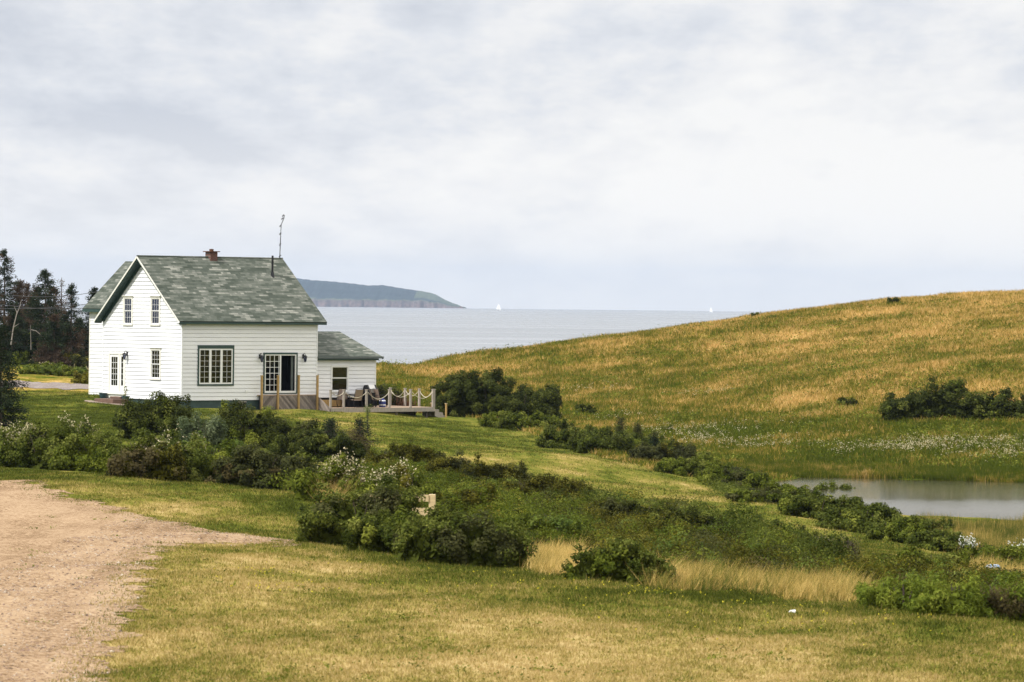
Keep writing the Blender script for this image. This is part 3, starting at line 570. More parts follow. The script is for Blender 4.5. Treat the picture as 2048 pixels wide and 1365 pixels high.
for nm, lb, x0, x1, yt, yb, p, p2, fl in LH:
    shrub(nm, lb, x0-12, x1+12, yt-4, yb, p, .085, 2, .9, .8, p2=p2, flowers=fl, group='shrubs of the hedge row below the house')
shrub('round_bush','tall dark rounded bush in front of the gable wall of the house',243,368,787,882,'dark',.09,2,1.,.8,p2='rosa')
shrub('willow_bush','pale grey green willow bush beside the tall dark rounded bush',362,436,826,895,'willow',.085,1,.55,.9)
shrub('round_bush','small round dark bush in front of the foundation vent of the house',446,532,804,892,'dark',.085,1,1.2,.9,p2='mid')
shrub('low_hedge','low dark hedge between the small round bush and the spruces',510,650,838,898,'dark',.09,3,1.,.6,p2='olive',cat='hedge')
shrub('low_hedge','low clump of dark green shrubs below the left end of the deck',570,720,862,925,'dark',.09,3,1.,.6,p2='rosa',cat='hedge')
# --- bushes right of the house and on the hill
shrub('large_bush','large dark bush beside the deck stairs',884,1078,742,838,'dark',.12,2,1.2,.8,p2='dark')
shrub('large_bush','smaller dark bush joined to the right side of the large dark bush',1018,1112,772,844,'dark',.12,1,1.2,.9)
shrub('bush','dark shrub behind the deck beside the grill',760,800,770,822,'olive',.12,1,1.,.9,Y=259)
shrub('low_shrub','low green shrubs at the foot of the large dark bush',975,1125,824,862,'rosa',.10,3,1.,.6,p2='mid')
HB = [('dark bush at the top left end of the shrub row beside the mown path',1108,1200,846,900,'rosa','dark'),
 ('dark green shrub just left of the two little spruces',1175,1265,858,908,'rosa','dark'),
 ('green shrub below the little spruces in the row by the mown path',1240,1330,872,914,'rosa','mid'),
 ('yellowish shrub where the shrub row turns downhill beside the path',1290,1375,888,935,'olive','heath'),
 ('leafy shrub in the row left of the pond tip',1350,1450,905,962,'mid','rosa'),
 ('leafy shrub in the row just below the pond tip',1420,1530,934,990,'mid','olive'),
 ('low green shrub in the row in front of the middle of the pond',1500,1610,964,1015,'mid','olive'),
 ('bushy shrub below the taller one that stands up against the pond',1580,1700,980,1045,'rosa','mid'),
 ('taller shrub standing up against the pond in the shrub row',1650,1712,962,1020,'mid','rosa'),
 ('dense green shrub in the row above the lower mown path',1670,1795,1005,1075,'rosa','mid'),
 ('dense green shrub in the row at the near corner of the pond',1760,1880,1032,1096,'rosa','mid'),
 ('dark green shrub at the lower end of the row left of the white flowers',1845,1945,1058,1112,'rosa','mid')]
for lb, x0, x1, yt, yb, p, p2 in HB: shrub('shrub', lb, x0-12, x1+12, yt+(-2 if x0 < 1340 else 3), yb-(0 if x0 < 1340 else 6), p, .09, 2, 1.35, .8, p2=p2, group='shrub row beside the mown path')
shrub('hill_thicket','wide dark thicket on the hill at the left of the pair above the pond',1795,1965,758,840,'dark',.13,2,1.,.6,p2='rosa',cat='thicket')
shrub('hill_thicket','dark thicket on the hill running out of the picture at the right',1930,2110,780,840,'dark',.13,3,1.,.6,p2='rosa',cat='thicket')
for lb, x0, x1, yt, yb in [('tiny upright bush on the hill skyline nearest the right sailboat',1506,1516,625,636),('tiny low bush on the hillside just right of the skyline bush',1538,1551,630,639),('small round dark bush near the top of the hill skyline',1779,1797,595,608),
   ('small dark bush alone on the grass right of the large dark bush',1160,1188,808,828),('low green bush on the grass above the little spruces',1325,1345,850,864),('small green bush on the lower hillside above the white flowers',1680,1712,795,815)]:
    shrub('hill_bush', lb, x0, x1, yt, yb, 'dark', .11, 1, 1.2, .9, group='small bushes dotted on the hill', p2='rosa')
# --- near bushes
shrub('rose_bush','big dense wild rose bush in front of the wooden fence end',612,832,958,1098,'rosa',.07,3,1.1,.7,p2='olive')
shrub('rose_bush','lower rose bush joined to the right of the big one and reaching the lawn',822,1036,1018,1132,'rosa',.07,3,1.,.7,p2='olive')
shrub('rose_bush','middle rose bush filling the dip between the big one and the lower one',728,905,1022,1114,'rosa',.07,2,1.1,.7,p2='mid')
shrub('rose_bush','rounded rose bush between two patches of straw coloured grass',1152,1340,1078,1166,'rosa',.065,2,.9,.7,p2='mid')
shrub('bush','small rounded leafy bush below the end of the shrub row',1812,1932,1094,1146,'mid',.07,1,1.,.7,p2='rosa')
shrub('dead_bush','bare grey dead bush at the end of the heath beside white flowers',1640,1712,1068,1128,'twig',.06,1,.5,.8,cat='dead bush',asp=.18,stemm='bark_grey')
shrub('fern_clump','bright green fern clump at the left of the fern bank',1742,1880,1150,1225,'fern',.075,2,1.,.7,cat='fern',asp=.3,p2='bright')
shrub('fern_clump','yellow green fern clump in the middle of the fern bank',1840,1975,1146,1236,'fern',.075,2,1.,.7,cat='fern',asp=.3)
shrub('fern_clump','browning fern clump at the right edge of the picture',1945,2100,1150,1245,'fern',.075,2,1.,.7,cat='fern',asp=.3,p2='brown')
shrub('flower_bush','bush of white flower umbels at the end of the shrub row',1930,2000,1078,1122,'mid',.07,1,.8,.7,flowers=('white',.012))
shrub('flower_bush','low bush with white flowers at the right edge above the blue tub',1985,2110,1092,1138,'mid',.07,2,.9,.7,flowers=('white',.007))

for lb, x0, x1, yt, yb, p2 in [('dark heath bush at the upper end of the belt below the mown path',1180,1325,1000,1052,'olive'),('dark heath bush second from the upper end of the belt below the path',1290,1440,1018,1076,'rosa'),
   ('lumpy dark green bush in the middle of the belt below the mown path',1405,1545,1022,1090,'rosa'),('dark green bush with leafy shoots toward the lower end of the belt',1510,1635,1046,1108,'mid'),('last dark bush of the belt, just left of the bare grey bush',1600,1700,1078,1128,'rosa')]:
    shrub('heath_bush', lb, x0, x1, yt, yb, 'gale', .075, 3, 1.1, .6, p2=p2, group='dark bushes in the belt below the mown path')
for lb, x0, x1, yt, yb, p, p2 in [('olive heath bush on the slope at the left of the belt',1010,1180,950,1012,'heath','olive'),('broad olive heath bush right of the seed heads below the lawn',860,1030,905,975,'heath','olive'),('mossy green heath bush below the small spruces',750,890,884,945,'heath','mid'),
   ('bright green bramble mound behind the right end of the rose bushes',985,1150,1030,1086,'mid','bright'),('pale green bramble mound above the wooden fence end',880,1010,968,1035,'mid','heath')]:
    shrub('heath_bush', lb, x0, x1, yt, yb, p, .07, 3, .9, .6, p2=p2, group='olive mounds of heath on the slope')

# --- low heath covering the slope between the rose bushes and the mown path: too many stems to count
HE = poly_w([(735,930),(800,908),(890,938),(1000,972),(1120,1000),(1250,1026),(1400,1064),(1540,1100),(1650,1128),(1740,1150),(1850,1160),(1960,1170),(2060,1170),(2060,1225),(1740,1185),(1600,1172),(1350,1150),(1150,1110),(1030,1100),(900,1060),(800,1030),(700,1000)])
xm, ym = HE.min(0), HE.max(0)
n = 7400; x = RNG.uniform(xm[0], ym[0], n); y = RNG.uniform(xm[1], ym[1], n); k = inside(x, y, HE); x, y = x[k], y[k]; n = len(x); pxc = x/y*F+1024
dfar = np.interp(pxc, HE[:11, 0]/HE[:11, 1]*F+1024, HE[:11, 1])-y                            # metres in front of the mown path
band = np.exp(-((dfar-6)/6.)**2)*np.clip((pxc-1050)/80, 0, 1)*np.clip((1720-pxc)/60, 0, 1)   # a taller darker belt of sweet gale beside the path
zone = snoise(x, y*.5, .55, 6.)+.45*snoise(x, y*.6, 1.9, 3.)+RNG.normal(0, .12, n)
rc_ = RNG.uniform(.13, .36, n)*(1+.45*band); ht = rc_*1.0+np.clip(.10+.22*snoise(x, y*.5, .8, 1.)+.18*snoise(x, y*.5, .42, 4.), 0, .5)+.34*band*RNG.uniform(.2, 1, n)+.15*RNG.uniform(0, 1, n)**3
cnt = np.maximum(24, (rc_**2*1500)).astype(int); idx = np.repeat(np.arange(n), cnt); q = RNG.normal(size=(len(idx), 3)); q[:, 2] = np.where(q[:, 2] < -.3, -q[:, 2], q[:, 2]); q /= np.linalg.norm(q, axis=1)[:, None]
rq = (1-np.abs(RNG.normal(0, .18, len(idx))))*(1+.18*n3(np.column_stack([x, y, ht])[idx]+q*rc_[idx][:, None], 9.)); base_ = hz(x, y)
kf = RNG.uniform(0, 1, len(idx)) < .14; P = np.column_stack([x, y, base_+ht-rc_])[idx]+q*(rc_[idx]*rq)[:, None]*[1, 1, 1.0]; P[kf, 2] = (base_[idx]+ht[idx]*RNG.uniform(.0, .6, len(idx)))[kf]
spk = RNG.uniform(0, 1, len(idx)) < .06; P[spk, 2] += RNG.uniform(.05, .22, spk.sum())
t_ = .40+RNG.normal(0, .24, n)[idx]+.22*(q[:, 2]-.4)*0+.20*snoise(x, y*.5, 1.0, 9.)[idx]+RNG.normal(0, .15, len(idx)); Cc = pal('heath', t_); zz_ = zone[idx]; bb = band[idx]; pc_ = pxc[idx]
sp_ = RNG.integers(0, 100, n)[idx]
for m_, nm_ in (((zz_ < -.45)|(sp_ < 8), 'mid'), ((zz_ > .8)|(sp_ > 94), 'bright'), ((zz_ > .2)&(zz_ < .38), 'olive'), ((bb > .40)&(sp_ > 20), 'rosa'), ((pc_ < 1180)&(dfar[idx] > 22)&(sp_ < 70), 'mid'), (sp_ == 50, 'gold'), (sp_ == 51, 'brown')): Cc[m_] = pal(nm_, t_[m_]-.16*(nm_ in ('rosa', 'mid')))
V_ = leafquads(P, q+RNG.normal(0, .45, P.shape)+[0, 0, .3], .055+.02*(P[:, 1]/150), .5)
tag(npmesh('heath', V_, np.arange(len(V_)).reshape(-1, 4), 4, M['leaf'], colors=np.repeat(Cc, 4, 0)), 'low heath and brambles covering the slope below the mown path', 'ground cover', kind='stuff')
# undergrowth knitting the shrub rows together
def undergrowth(name, label, line, wd, hgt, n, pl, leaf):
    Pn = np.array([G(a, b)[:2] for a, b in line]); seg = np.linalg.norm(np.diff(Pn, axis=0), axis=1); cs = np.r_[0, np.cumsum(seg)]; s = RNG.uniform(0, cs[-1], n)
    x = np.interp(s, cs, Pn[:, 0])+RNG.normal(0, wd*.3, n); y = np.interp(s, cs, Pn[:, 1])+RNG.uniform(0, wd*2, n)
    hh = hgt*(.6+.4*snoise(x, y, 1.5, 2.)); z = hz(x, y)+hh*(1-np.abs(RNG.normal(0, .35, n))); P = np.stack([x, y, z], -1); t_ = .4+.3*snoise(x, y, 2., 1.)+RNG.normal(0, .18, n)
    V_ = leafquads(P, RNG.normal(0, .7, P.shape)+[0, 0, 1], np.full(n, leaf), .55)
    tag(npmesh(name, V_, np.arange(len(V_)).reshape(-1, 4), 4, M['leaf'], colors=np.repeat(pal(pl, t_), 4, 0)), label, 'ground cover', kind='stuff')
undergrowth('undergrowth', 'tangled undergrowth between the shrubs of the hedge row below the house', [(-60,930),(150,940),(350,955),(500,968),(620,985),(720,1010)], 2.2, .75, 60000, 'mid', .08)
undergrowth('undergrowth', 'tangled undergrowth between the shrubs beside the mown path', [(1110,900),(1250,908),(1400,940),(1600,1010),(1800,1078),(1930,1108)], 1.6, .55, 50000, 'rosa', .08)

# --- tall straw grass tufts
def tallgrass(name, label, poly, n, h, dryv, nb=8, lean=.35, wd=.012, cat='tall grass', mt='tall', gap=-.3, spread=.08, wind=0.):
    Pp = poly_w(poly); lo, hi = Pp.min(0), Pp.max(0); x = RNG.uniform(lo[0], hi[0], n); y = RNG.uniform(lo[1], hi[1], n); k = inside(x, y, Pp); x, y = x[k], y[k]
    k = snoise(x, y, .9, 5.)+.6*snoise(x, y, 3., 2.)+RNG.normal(0, .25, len(x)) > gap; x, y = x[k], y[k]; hv = h*(.72+.35*snoise(x, y, 1.3, 1.)+.25*snoise(x, y, 4.1, 3.))*RNG.uniform(.55, 1.2, len(x)); dv = dryv+.28*snoise(x, y, 1.1, 4.)+.12*RNG.normal(size=len(x))
    return blades(name, np.stack([x, y, hz(x, y)], -1), hv, wd, nb, spread, lean, M[mt], dv, wind=wind, label=label, cat=cat, kind='stuff')
tallgrass('straw_grass','straw coloured tall grass between the two rose bushes',[(1020,1108),(1165,1105),(1170,1150),(1090,1152),(1025,1135)],900,.46,.8,nb=22,lean=.42,wd=.013,gap=-.15,wind=.3)
tallgrass('straw_grass','straw coloured tall grass along the foot of the heath',[(1290,1150),(1500,1158),(1740,1188),(1745,1208),(1500,1188),(1300,1178)],3200,.46,.62,nb=22,lean=.42,wd=.013,gap=-.05,wind=.3)
tallgrass('straw_grass','tuft of straw grass at the left of the big rose bush',[(640,1000),(700,990),(720,1010),(650,1022)],260,.8,.9,nb=24,lean=.5,wd=.016,gap=-.6,wind=.2)
tallgrass('straw_grass','brown grass around the pale blue tub',[(1900,1130),(2060,1135),(2060,1172),(1900,1165)],1600,.38,.7,nb=16,gap=-.2)
tallgrass('green_fringe_grass','taller green grass along the foot of the rose bushes',[(600,1090),(820,1120),(1040,1140),(1160,1160),(1330,1172),(1750,1215),(2060,1245),(2060,1262),(1750,1235),(1300,1190),(1000,1158),(800,1140),(600,1100)],9000,.15,.12,mt='lawn')
tallgrass('pond_grass','tall green grass and reeds fringing the far shore of the pond',[(1330,925),(1490,935),(1750,940),(2060,950),(2060,968),(1750,957),(1500,948),(1380,942)],34000,.42,.12,nb=7,wd=.03,lean=.2,mt='hill',gap=-1.5)
tallgrass('pond_reeds','brown tipped reeds on the near shore of the pond',[(1830,1062),(2060,1064),(2060,1128),(1900,1106)],30000,.62,.35,nb=7,lean=.12,wd=.02,gap=-.9)
# --- broad-leaved weeds dotted through the hill grass
n = 5200; x, y, px = scatter(n, (760, 2100), (215, 334)); k = hill_mask(x, y)&(hz(x, y) > PZ+.3)&(snoise(x, y, .16, 2.)+.6*snoise(x, y, .5, 7.)+RNG.normal(0, .3, n) > .15); x, y = x[k], y[k]; n = len(x)
Q1 = np.repeat(np.column_stack([x, y, hz(x, y)]), 16, 0); rr_ = np.repeat(RNG.uniform(.10, .30, n), 16); Q1 = Q1+RNG.normal(0, 1, Q1.shape)*rr_[:, None]*[1.3, 1., 0]; Q1[:, 2] = hz(Q1[:, 0], Q1[:, 1])+np.minimum(np.abs(RNG.normal(0, 1, len(Q1)))*rr_*.7, .4)+.12
V_ = leafquads(Q1, RNG.normal(0, .6, Q1.shape)+[0, 0, 1], np.full(len(Q1), .13), .6); t_ = np.repeat(RNG.uniform(.1, .9, n), 16)+RNG.normal(0, .15, len(Q1))
tag(npmesh('hill_weeds', V_, np.arange(len(V_)).reshape(-1, 4), 4, M['leaf'], colors=np.repeat(pal('mid', t_), 4, 0)), 'green broad leaved weeds dotted through the hill grass', 'weeds', kind='stuff')
n = 2600; x, y, px = scatter(n, (-40, 2100), (53, 130), 1.2); g_ = gravel_in(x, y); k = (snoise(x, y, .5, 3.)+.6*snoise(x, y, 1.9, 5.)+RNG.normal(0, .3, n) > np.where(g_, .75, .2)); x, y = x[k], y[k]; n = len(x)
Q1 = np.repeat(np.column_stack([x, y, hz(x, y)]), 14, 0); rr_ = np.repeat(RNG.uniform(.03, .13, n), 14); Q1 = Q1+RNG.normal(0, 1, Q1.shape)*rr_[:, None]*[1.3, 1., 0]; Q1[:, 2] = hz(Q1[:, 0], Q1[:, 1])+np.abs(RNG.normal(0, .025, len(Q1)))+.02
V_ = leafquads(Q1, RNG.normal(0, .5, Q1.shape)+[0, 0, 1], np.full(len(Q1), .045), .6); t_ = np.repeat(RNG.uniform(0, .8, n), 14)+RNG.normal(0, .15, len(Q1))
tag(npmesh('lawn_weeds', V_, np.arange(len(V_)).reshape(-1, 4), 4, M['leaf'], colors=np.repeat(pal('mid', t_), 4, 0)), 'low clover and weeds patching the foreground lawn and the gravel edge', 'weeds', kind='stuff')
# --- wild flowers: uncountable specks
def specks(name, label, pts, pl, size, hgt, spread):
    P = []
    for a, b, c, sx, sy in pts:
        g = G(a, b); P.append(np.stack([g[0]+RNG.normal(0, sx, c), g[1]+RNG.normal(0, sy, c)], -1))
    P = np.vstack(P); z = hz(P[:, 0], P[:, 1])+hgt*RNG.uniform(.7, 1.1, len(P)); P = np.column_stack([P, z]); m_ = 4; Q1 = np.repeat(P, m_, 0)+RNG.normal(0, spread, (len(P)*m_, 3))
    V_ = leafquads(Q1, RNG.normal(size=Q1.shape)+[0, -.5, .8], np.full(len(Q1), size), .7)
    tag(npmesh(name, V_, np.arange(len(V_)).reshape(-1, 4), 4, M['petal'], colors=np.repeat(pal(pl, RNG.uniform(0, 1, len(Q1))), 4, 0)), label, 'flowers', kind='stuff')
specks('white_wildflowers','drifts of white wildflowers on the low hillside beyond the pond',[(1860,893,260,2.6,1.6),(1830,905,90,1.0,.8),(1980,900,200,2.0,2.2),(1760,903,90,1.4,1.0),(1450,892,150,2.2,1.4),(1395,880,60,.8,.8),(1370,868,90,1.6,1.6),(1530,900,60,1.2,.8),(2030,915,90,1.2,1.2),(1250,840,40,1.5,1.5),(1420,860,70,3.,3.),(1190,785,40,1.4,1.),(1410,793,40,1.2,1.)],'flower',.055,.36,.05)
specks('yellow_wildflowers','scattered yellow flowers in the foreground lawn',[(520,1150,26,.5,1.6),(545,1180,20,.5,1.),(980,1150,30,2.,1.5),(1400,1200,60,2.4,2.),(1600,1240,40,2.,2.),(1800,1280,16,1.5,2.),(650,1040,22,.5,1.2),(1150,1170,25,1.,1.)],'yellow',.022,.07,.008)
specks('pale_flowers','small cream flowers in the field beyond the gravel road',[(110,715,160,2.,2.5),(160,718,100,1.5,2.)],'flower',.09,.5,.05)

# ------------------------------------------------------------------ the house
TH = math.radians(40.5); HU = np.array([math.cos(TH), math.sin(TH), 0]); HVv = np.array([-math.sin(TH), math.cos(TH), 0])
HC0 = at(363, 801.5, 246); BZ = .55
house = empty('house', HC0-[0, 0, BZ], TH, label='white clapboard house with grey green shingle roof and a low side wing', cat='house')
OFF = (0, 0, BZ)                                     # parts are drawn with z = 0 at the bottom of the siding
def hb(mb, name, m, parent=None, **k):
    return mb.build(name, m, parent or house, loc=OFF if parent is None else None, **k)
EXP = .2145
def siding(axis_, const, sgn, lo, hi, z0, z1, openings=()):
    """lapped boards. axis_ 'x': wall runs along x at y=const, outward sgn*y; 'y' the other way. lo/hi: functions of z"""
    mb = MB(); zs = [z0]; z = z0
    while z < z1-1e-6: z += EXP; zs.append(min(z, z1))
    lap = .024; gp = .028
    for c0, c1 in zip(zs[:-1], zs[1:]):
        br = sorted({c0, c1}|{o[2] for o in openings if c0 < o[2] < c1}|{o[3] for o in openings if c0 < o[3] < c1})
        for za, zb in zip(br[:-1], br[1:]):
            oa = lap*(1-(za-c0)/EXP); ob = lap*(1-(zb-c0)/EXP); A = [[lo(za), hi(za), lo(zb), hi(zb)]]
            for o in openings:
                if o[2] < zb-1e-6 and o[3] > za+1e-6:
                    nA = []
                    for s in A:
                        if o[0] > s[0]+.01: nA.append([s[0], min(o[0], s[1]), s[2], min(o[0], s[3])])
                        if o[1] < s[1]-.01: nA.append([max(o[1], s[0]), s[1], max(o[1], s[2]), s[3]])
                    A = nA
            for a0, a1, b0, b1 in A:
                if a1-a0 < .01: continue
                def pt(s, off, z): return (s, const+sgn*(off+.002), z) if axis_ == 'x' else (const+sgn*(off+.002), s, z)
                if abs(zb-c1) < 1e-6 and zb-za > gp*1.5:      # the board above overhangs a narrow groove
                    k_ = 1-gp/(zb-za); m0, m1, zm, om = a0+(b0-a0)*k_, a1+(b1-a1)*k_, zb-gp, oa+(ob-oa)*k_
                    mb.add([pt(a0, oa, za), pt(a1, oa, za), pt(m1, om, zm), pt(m0, om, zm), pt(m1, -.03, zm), pt(m0, -.03, zm), pt(b1, -.03, zb), pt(b0, -.03, zb)], [(0,1,2,3),(3,2,4,5),(5,4,6,7)])
                else: mb.add([pt(a0, oa, za), pt(a1, oa, za), pt(b1, ob, zb), pt(b0, ob, zb)], [(0,1,2,3)])
                if abs(za-c0) < 1e-6: mb.add([pt(a0, oa, za), pt(a1, oa, za), pt(a1, -.03, za+.001), pt(a0, -.03, za+.001)], [(0,1,2,3)])
    return mb
GW = 7.32; LW = 9.25; EZ = 4.27; AP = 3.66; SL = (7.62-4.27)/AP   # gable width, length, eave height
def roofz(yv): return EZ+SL*(AP-abs(yv-AP))
def glo(z): return 0 if z < EZ else (z-EZ)/SL
def ghi(z): return GW if z < EZ else GW-(z-EZ)/SL
WG = [(4.56,5.44,4.03,5.60),(2.00,2.90,4.05,5.61),(1.90,2.86,1.10,2.80)]      # windows of the gable: y0,y1,z0,z1
DG = (5.20,6.76,.0,2.50)
hb(siding('y', 0, -1, glo, ghi, 0, 7.5, WG+[(DG[0], DG[1], .0, DG[3])]), 'wall', M['siding'])
WF = (1.04,3.49,.79,3.00); DF = (5.52,7.87,.33,2.60)
hb(siding('x', 0, -1, lambda z: 0, lambda z: LW, 0, EZ, [WF, DF]), 'wall', M['siding'])
mb = MB(); mb.add([(LW,0,0),(LW,GW,0),(LW,GW,EZ),(LW,AP,7.6),(LW,0,EZ)], [(0,1,2,3,4)]); mb.add([(0,GW,0),(LW,GW,0),(LW,GW,EZ),(0,GW,EZ)], [(0,1,2,3)]); hb(mb, 'wall', M['siding'])
# corner boards
for a_, b_ in (((-.03,-.03,0),(.05,.05,EZ-.02)), ((LW-.05,-.032,0),(LW+.03,.05,EZ-.02)), ((-.031,GW-.05,0),(.05,GW+.03,EZ-.02))): mb = MB(); mb.box(a_, b_); hb(mb, 'corner_board', M['siding'])
# foundation
mb = MB(); mb.box((.05,.05,-1.2),(LW-.05,GW-.05,-.003)); hb(mb, 'foundation', M['fnd'])
mb = MB(); mb.box((3.85,-.03,-.42),(4.35,.06,-.10)); f = hb(mb, 'foundation_vent', M['dark']); mb = MB(); mb.box((3.82,-.045,-.45),(4.38,-.032,-.40)); mb.box((3.82,-.045,-.12),(4.38,-.032,-.07)); mb.box((4.08,-.045,-.40),(4.12,-.032,-.12)); mb.build('frame', M['gray_post'], f)
# interior: floors and dark room lining
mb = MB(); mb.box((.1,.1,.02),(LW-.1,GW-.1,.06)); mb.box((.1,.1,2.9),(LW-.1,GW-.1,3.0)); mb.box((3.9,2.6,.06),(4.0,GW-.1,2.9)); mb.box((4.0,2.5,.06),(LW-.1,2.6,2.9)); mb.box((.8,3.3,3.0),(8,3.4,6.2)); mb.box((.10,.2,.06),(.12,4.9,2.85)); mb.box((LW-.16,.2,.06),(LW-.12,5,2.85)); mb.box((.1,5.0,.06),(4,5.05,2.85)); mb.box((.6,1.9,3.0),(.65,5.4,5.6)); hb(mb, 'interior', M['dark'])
# roof: two shingled slabs with uv in metres
def slab(mb, p0, p1, p2, p3, t=.10):
    """p0,p1 along the eave, p2,p3 along the ridge"""
    P = [np.array(p, float) for p in (p0, p1, p2, p3)]; n_ = np.cross(P[1]-P[0], P[3]-P[0]); n_ /= np.linalg.norm(n_); n_ *= np.sign(n_[2]); dn = -n_*t
    e1 = (P[1]-P[0])/np.linalg.norm(P[1]-P[0]); e2 = np.cross(n_, e1)
    uvs = [(float((p-P[0])@e1), float((p-P[0])@e2)) for p in P]
    mb.add(P+[p+dn for p in P], [(0,1,2,3),(7,6,5,4),(0,4,5,1),(1,5,6,2),(2,6,7,3),(3,7,4,0)], [uvs]+[[(0,0)]*4]*5)
RX0, RX1, OV = -.42, LW+.47, .30
ezr = EZ-.27*SL+.24
mb = MB(); rz_ = 7.82
slab(mb, (RX0,-.30,ezr+.03), (RX1,-.30,ezr+.03), (RX1-.12,AP,rz_), (RX0,AP,rz_), .11); slab(mb, (RX1,GW+.30,ezr+.03), (RX0,GW+.30,ezr+.03), (RX0,AP,rz_), (RX1-.12,AP,rz_), .11)
mb.tube([(RX0,AP,rz_-.01),(RX1-.12,AP,rz_-.01)], .055, 6)
roof = hb(mb, 'roof', M['shingle'])
def bar(mb, a, b, w_, h_):
    """board from a to b, w_ thick across, h_ tall"""
    a = np.array(a, float); b = np.array(b, float); d = (b-a)/np.linalg.norm(b-a); s = np.cross(d, [0,0,1.]); s /= np.linalg.norm(s); up = np.cross(s, d)
    q = [p+s*i*w_/2+up*j*h_/2 for p in (a, b) for i, j in ((-1,-1),(1,-1),(1,1),(-1,1))]; mb.add(q, [(3,2,1,0),(4,5,6,7),(0,1,5,4),(1,2,6,5),(2,3,7,6),(3,0,4,7)])
mb = MB()
for s_ in (-1, 1):
    e_ = (RX0-.012, AP+s_*(AP+.31), ezr-.06); r_ = (RX0-.012, AP, rz_-.07); bar(mb, e_, r_, .03, .085)
mb.build('rake_board', M['trim'], roof)
mb = MB()
for s_ in (-1, 1):                                    # dark soffit under the overhang of the gable
    y_e = AP+s_*(AP+.30); q = [(RX0+.01,y_e,ezr-.11),(.06,y_e,ezr-.11),(.06,AP,rz_-.20),(RX0+.01,AP,rz_-.20)]; mb.prism(q, (0,0,-.05)); bar(mb, (-.045, AP+s_*(AP+.02), EZ-.03), (-.045, AP, 7.62-.10), .03, .22)
mb.box((RX0+.01,-.30,ezr-.13),(RX1-.02,-.275,ezr-.02)); mb.box((RX0+.01,-.27,ezr-.13),(RX1-.05,-.02,ezr-.10)); mb.build('soffit', M['green'], roof)
mb = MB(); mb.box((4.40,AP-.24,7.3),(4.88,AP+.24,8.10)); ch = mb.build('chimney', M['brick'], roof)
mb = MB(); mb.box((4.30,AP-.34,8.10),(4.98,AP+.34,8.15)); mb.lathe((4.64,AP,8.15), [(.12,0),(.12,.12),(.09,.12)], 12); mb.build('chimney_cap', M['rust'], roof)
mb = MB(); mb.tube([(8.05,2.55,6.5),(8.05,2.55,7.95)], .06, 10); mb.tube([(8.05,2.55,6.6),(8.05,2.55,7.05)], .15, 10, .07); mb.add([(7.8,2.05,roofz(2.05)+.22),(8.3,2.05,roofz(2.05)+.22),(8.3,2.85,roofz(2.85)+.22),(7.8,2.85,roofz(2.85)+.22)], [(0,1,2,3)]); mb.build('vent_pipe', M['black'], roof)
mb = MB(); a0 = np.array([LW+.15,AP,7.7]); mb.tube([a0, a0+[.04,0,1.2], a0+[.08,0,2.0], a0+[.26,0,2.35], a0+[.30,0,2.55]], .022, 5)
for hh_ in (.25,.9,1.5,1.95,2.35,2.52): p_ = a0+[.02+.1*max(hh_-1.9, 0)*3, 0, hh_]; mb.tube([p_-[.06,0,.05], p_+[.06,0,.05]], .03, 5)
for k_ in range(14): p_ = a0+[.01+.005*k_, 0, .12+.13*k_]; mb.tube([p_-[.035,0,0], p_+[.035,0,.05]], .012, 4)
mb.build('antenna', M['black'], roof)

# windows and doors
def win(axis_, c, s0, s1, z0, z1, cols, rows, split=None, trimm='trim', tw=.10, head=False, curtain=None, mun=.013, parent=None, name='window', depth=.05):
    """c = wall plane; local box helper maps (along, out, z)"""
    def bx(mb, a, b, o0, o1, za, zb):
        if axis_ == 'y': mb.box((c-o1, a, za), (c-o0, b, zb))
        else: mb.box((a, c-o1, za), (b, c-o0, zb))
    mb = MB(); bx(mb, s0, s0+tw, -.02, depth, z0, z1); bx(mb, s1-tw, s1, -.02, depth, z0, z1); bx(mb, s0+tw, s1-tw, -.02, depth, z1-tw*1.2, z1); bx(mb, s0-.02, s1+.02, -.02, depth+.03, z0-.03, z0+tw*.7)
    if head: bx(mb, s0-.05, s1+.05, 0, depth+.06, z1+.001, z1+.04)
    w_ = hb(mb, name, M[trimm])
    a0, a1, b0, b1 = s0+tw, s1-tw, z0+tw*.7, z1-tw*1.2; parts = [(a0, a1, b0, b1)] if not split else [(a0, a1, b0, split), (a0, a1, split, b1)]
    mb = MB(); g = MB(); fw = .035
    for i, (p, q, r_, s_) in enumerate(parts):
        o_ = -.012 if i == 0 and split else .012
        bx(mb, p, p+fw, o_-.02, o_+.01, r_, s_); bx(mb, q-fw, q, o_-.02, o_+.01, r_, s_); bx(mb, p+fw, q-fw, o_-.02, o_+.01, r_, r_+fw); bx(mb, p+fw, q-fw, o_-.02, o_+.01, s_-fw, s_)
        for j in range(1, cols): t_ = p+fw+(q-p-2*fw)*j/cols; bx(mb, t_-mun/2, t_+mun/2, o_-.016, o_+.002, r_+fw, s_-fw)
        for j in range(1, rows): t_ = r_+fw+(s_-r_-2*fw)*j/rows; bx(mb, p+fw, q-fw, o_-.015, o_+.003, t_-mun/2, t_+mun/2)
        bx(g, p+fw, q-fw, o_-.012, o_-.008, r_+fw, s_-fw)
    mb.build('sash', M['white'], w_); g.build('pane', M['glass'], w_)
    if curtain:
        k, (u0, u1, v0, v1), mm_ = curtain; cb = MB(); n_ = 14; Q_ = []
        for i in range(n_+1):
            t_ = a0+(a1-a0)*(u0+(u1-u0)*i/n_); wv = -.14-.03*math.sin(i*2.1)
            for zz in (b0+(b1-b0)*v0, b0+(b1-b0)*v1): Q_.append((c-wv, t_, zz) if axis_ == 'y' else (t_, c-wv, zz))
        cb.add(Q_, [(2*i, 2*i+2, 2*i+3, 2*i+1) for i in range(n_)]); cb.build('curtain', M[mm_], w_)
    return w_
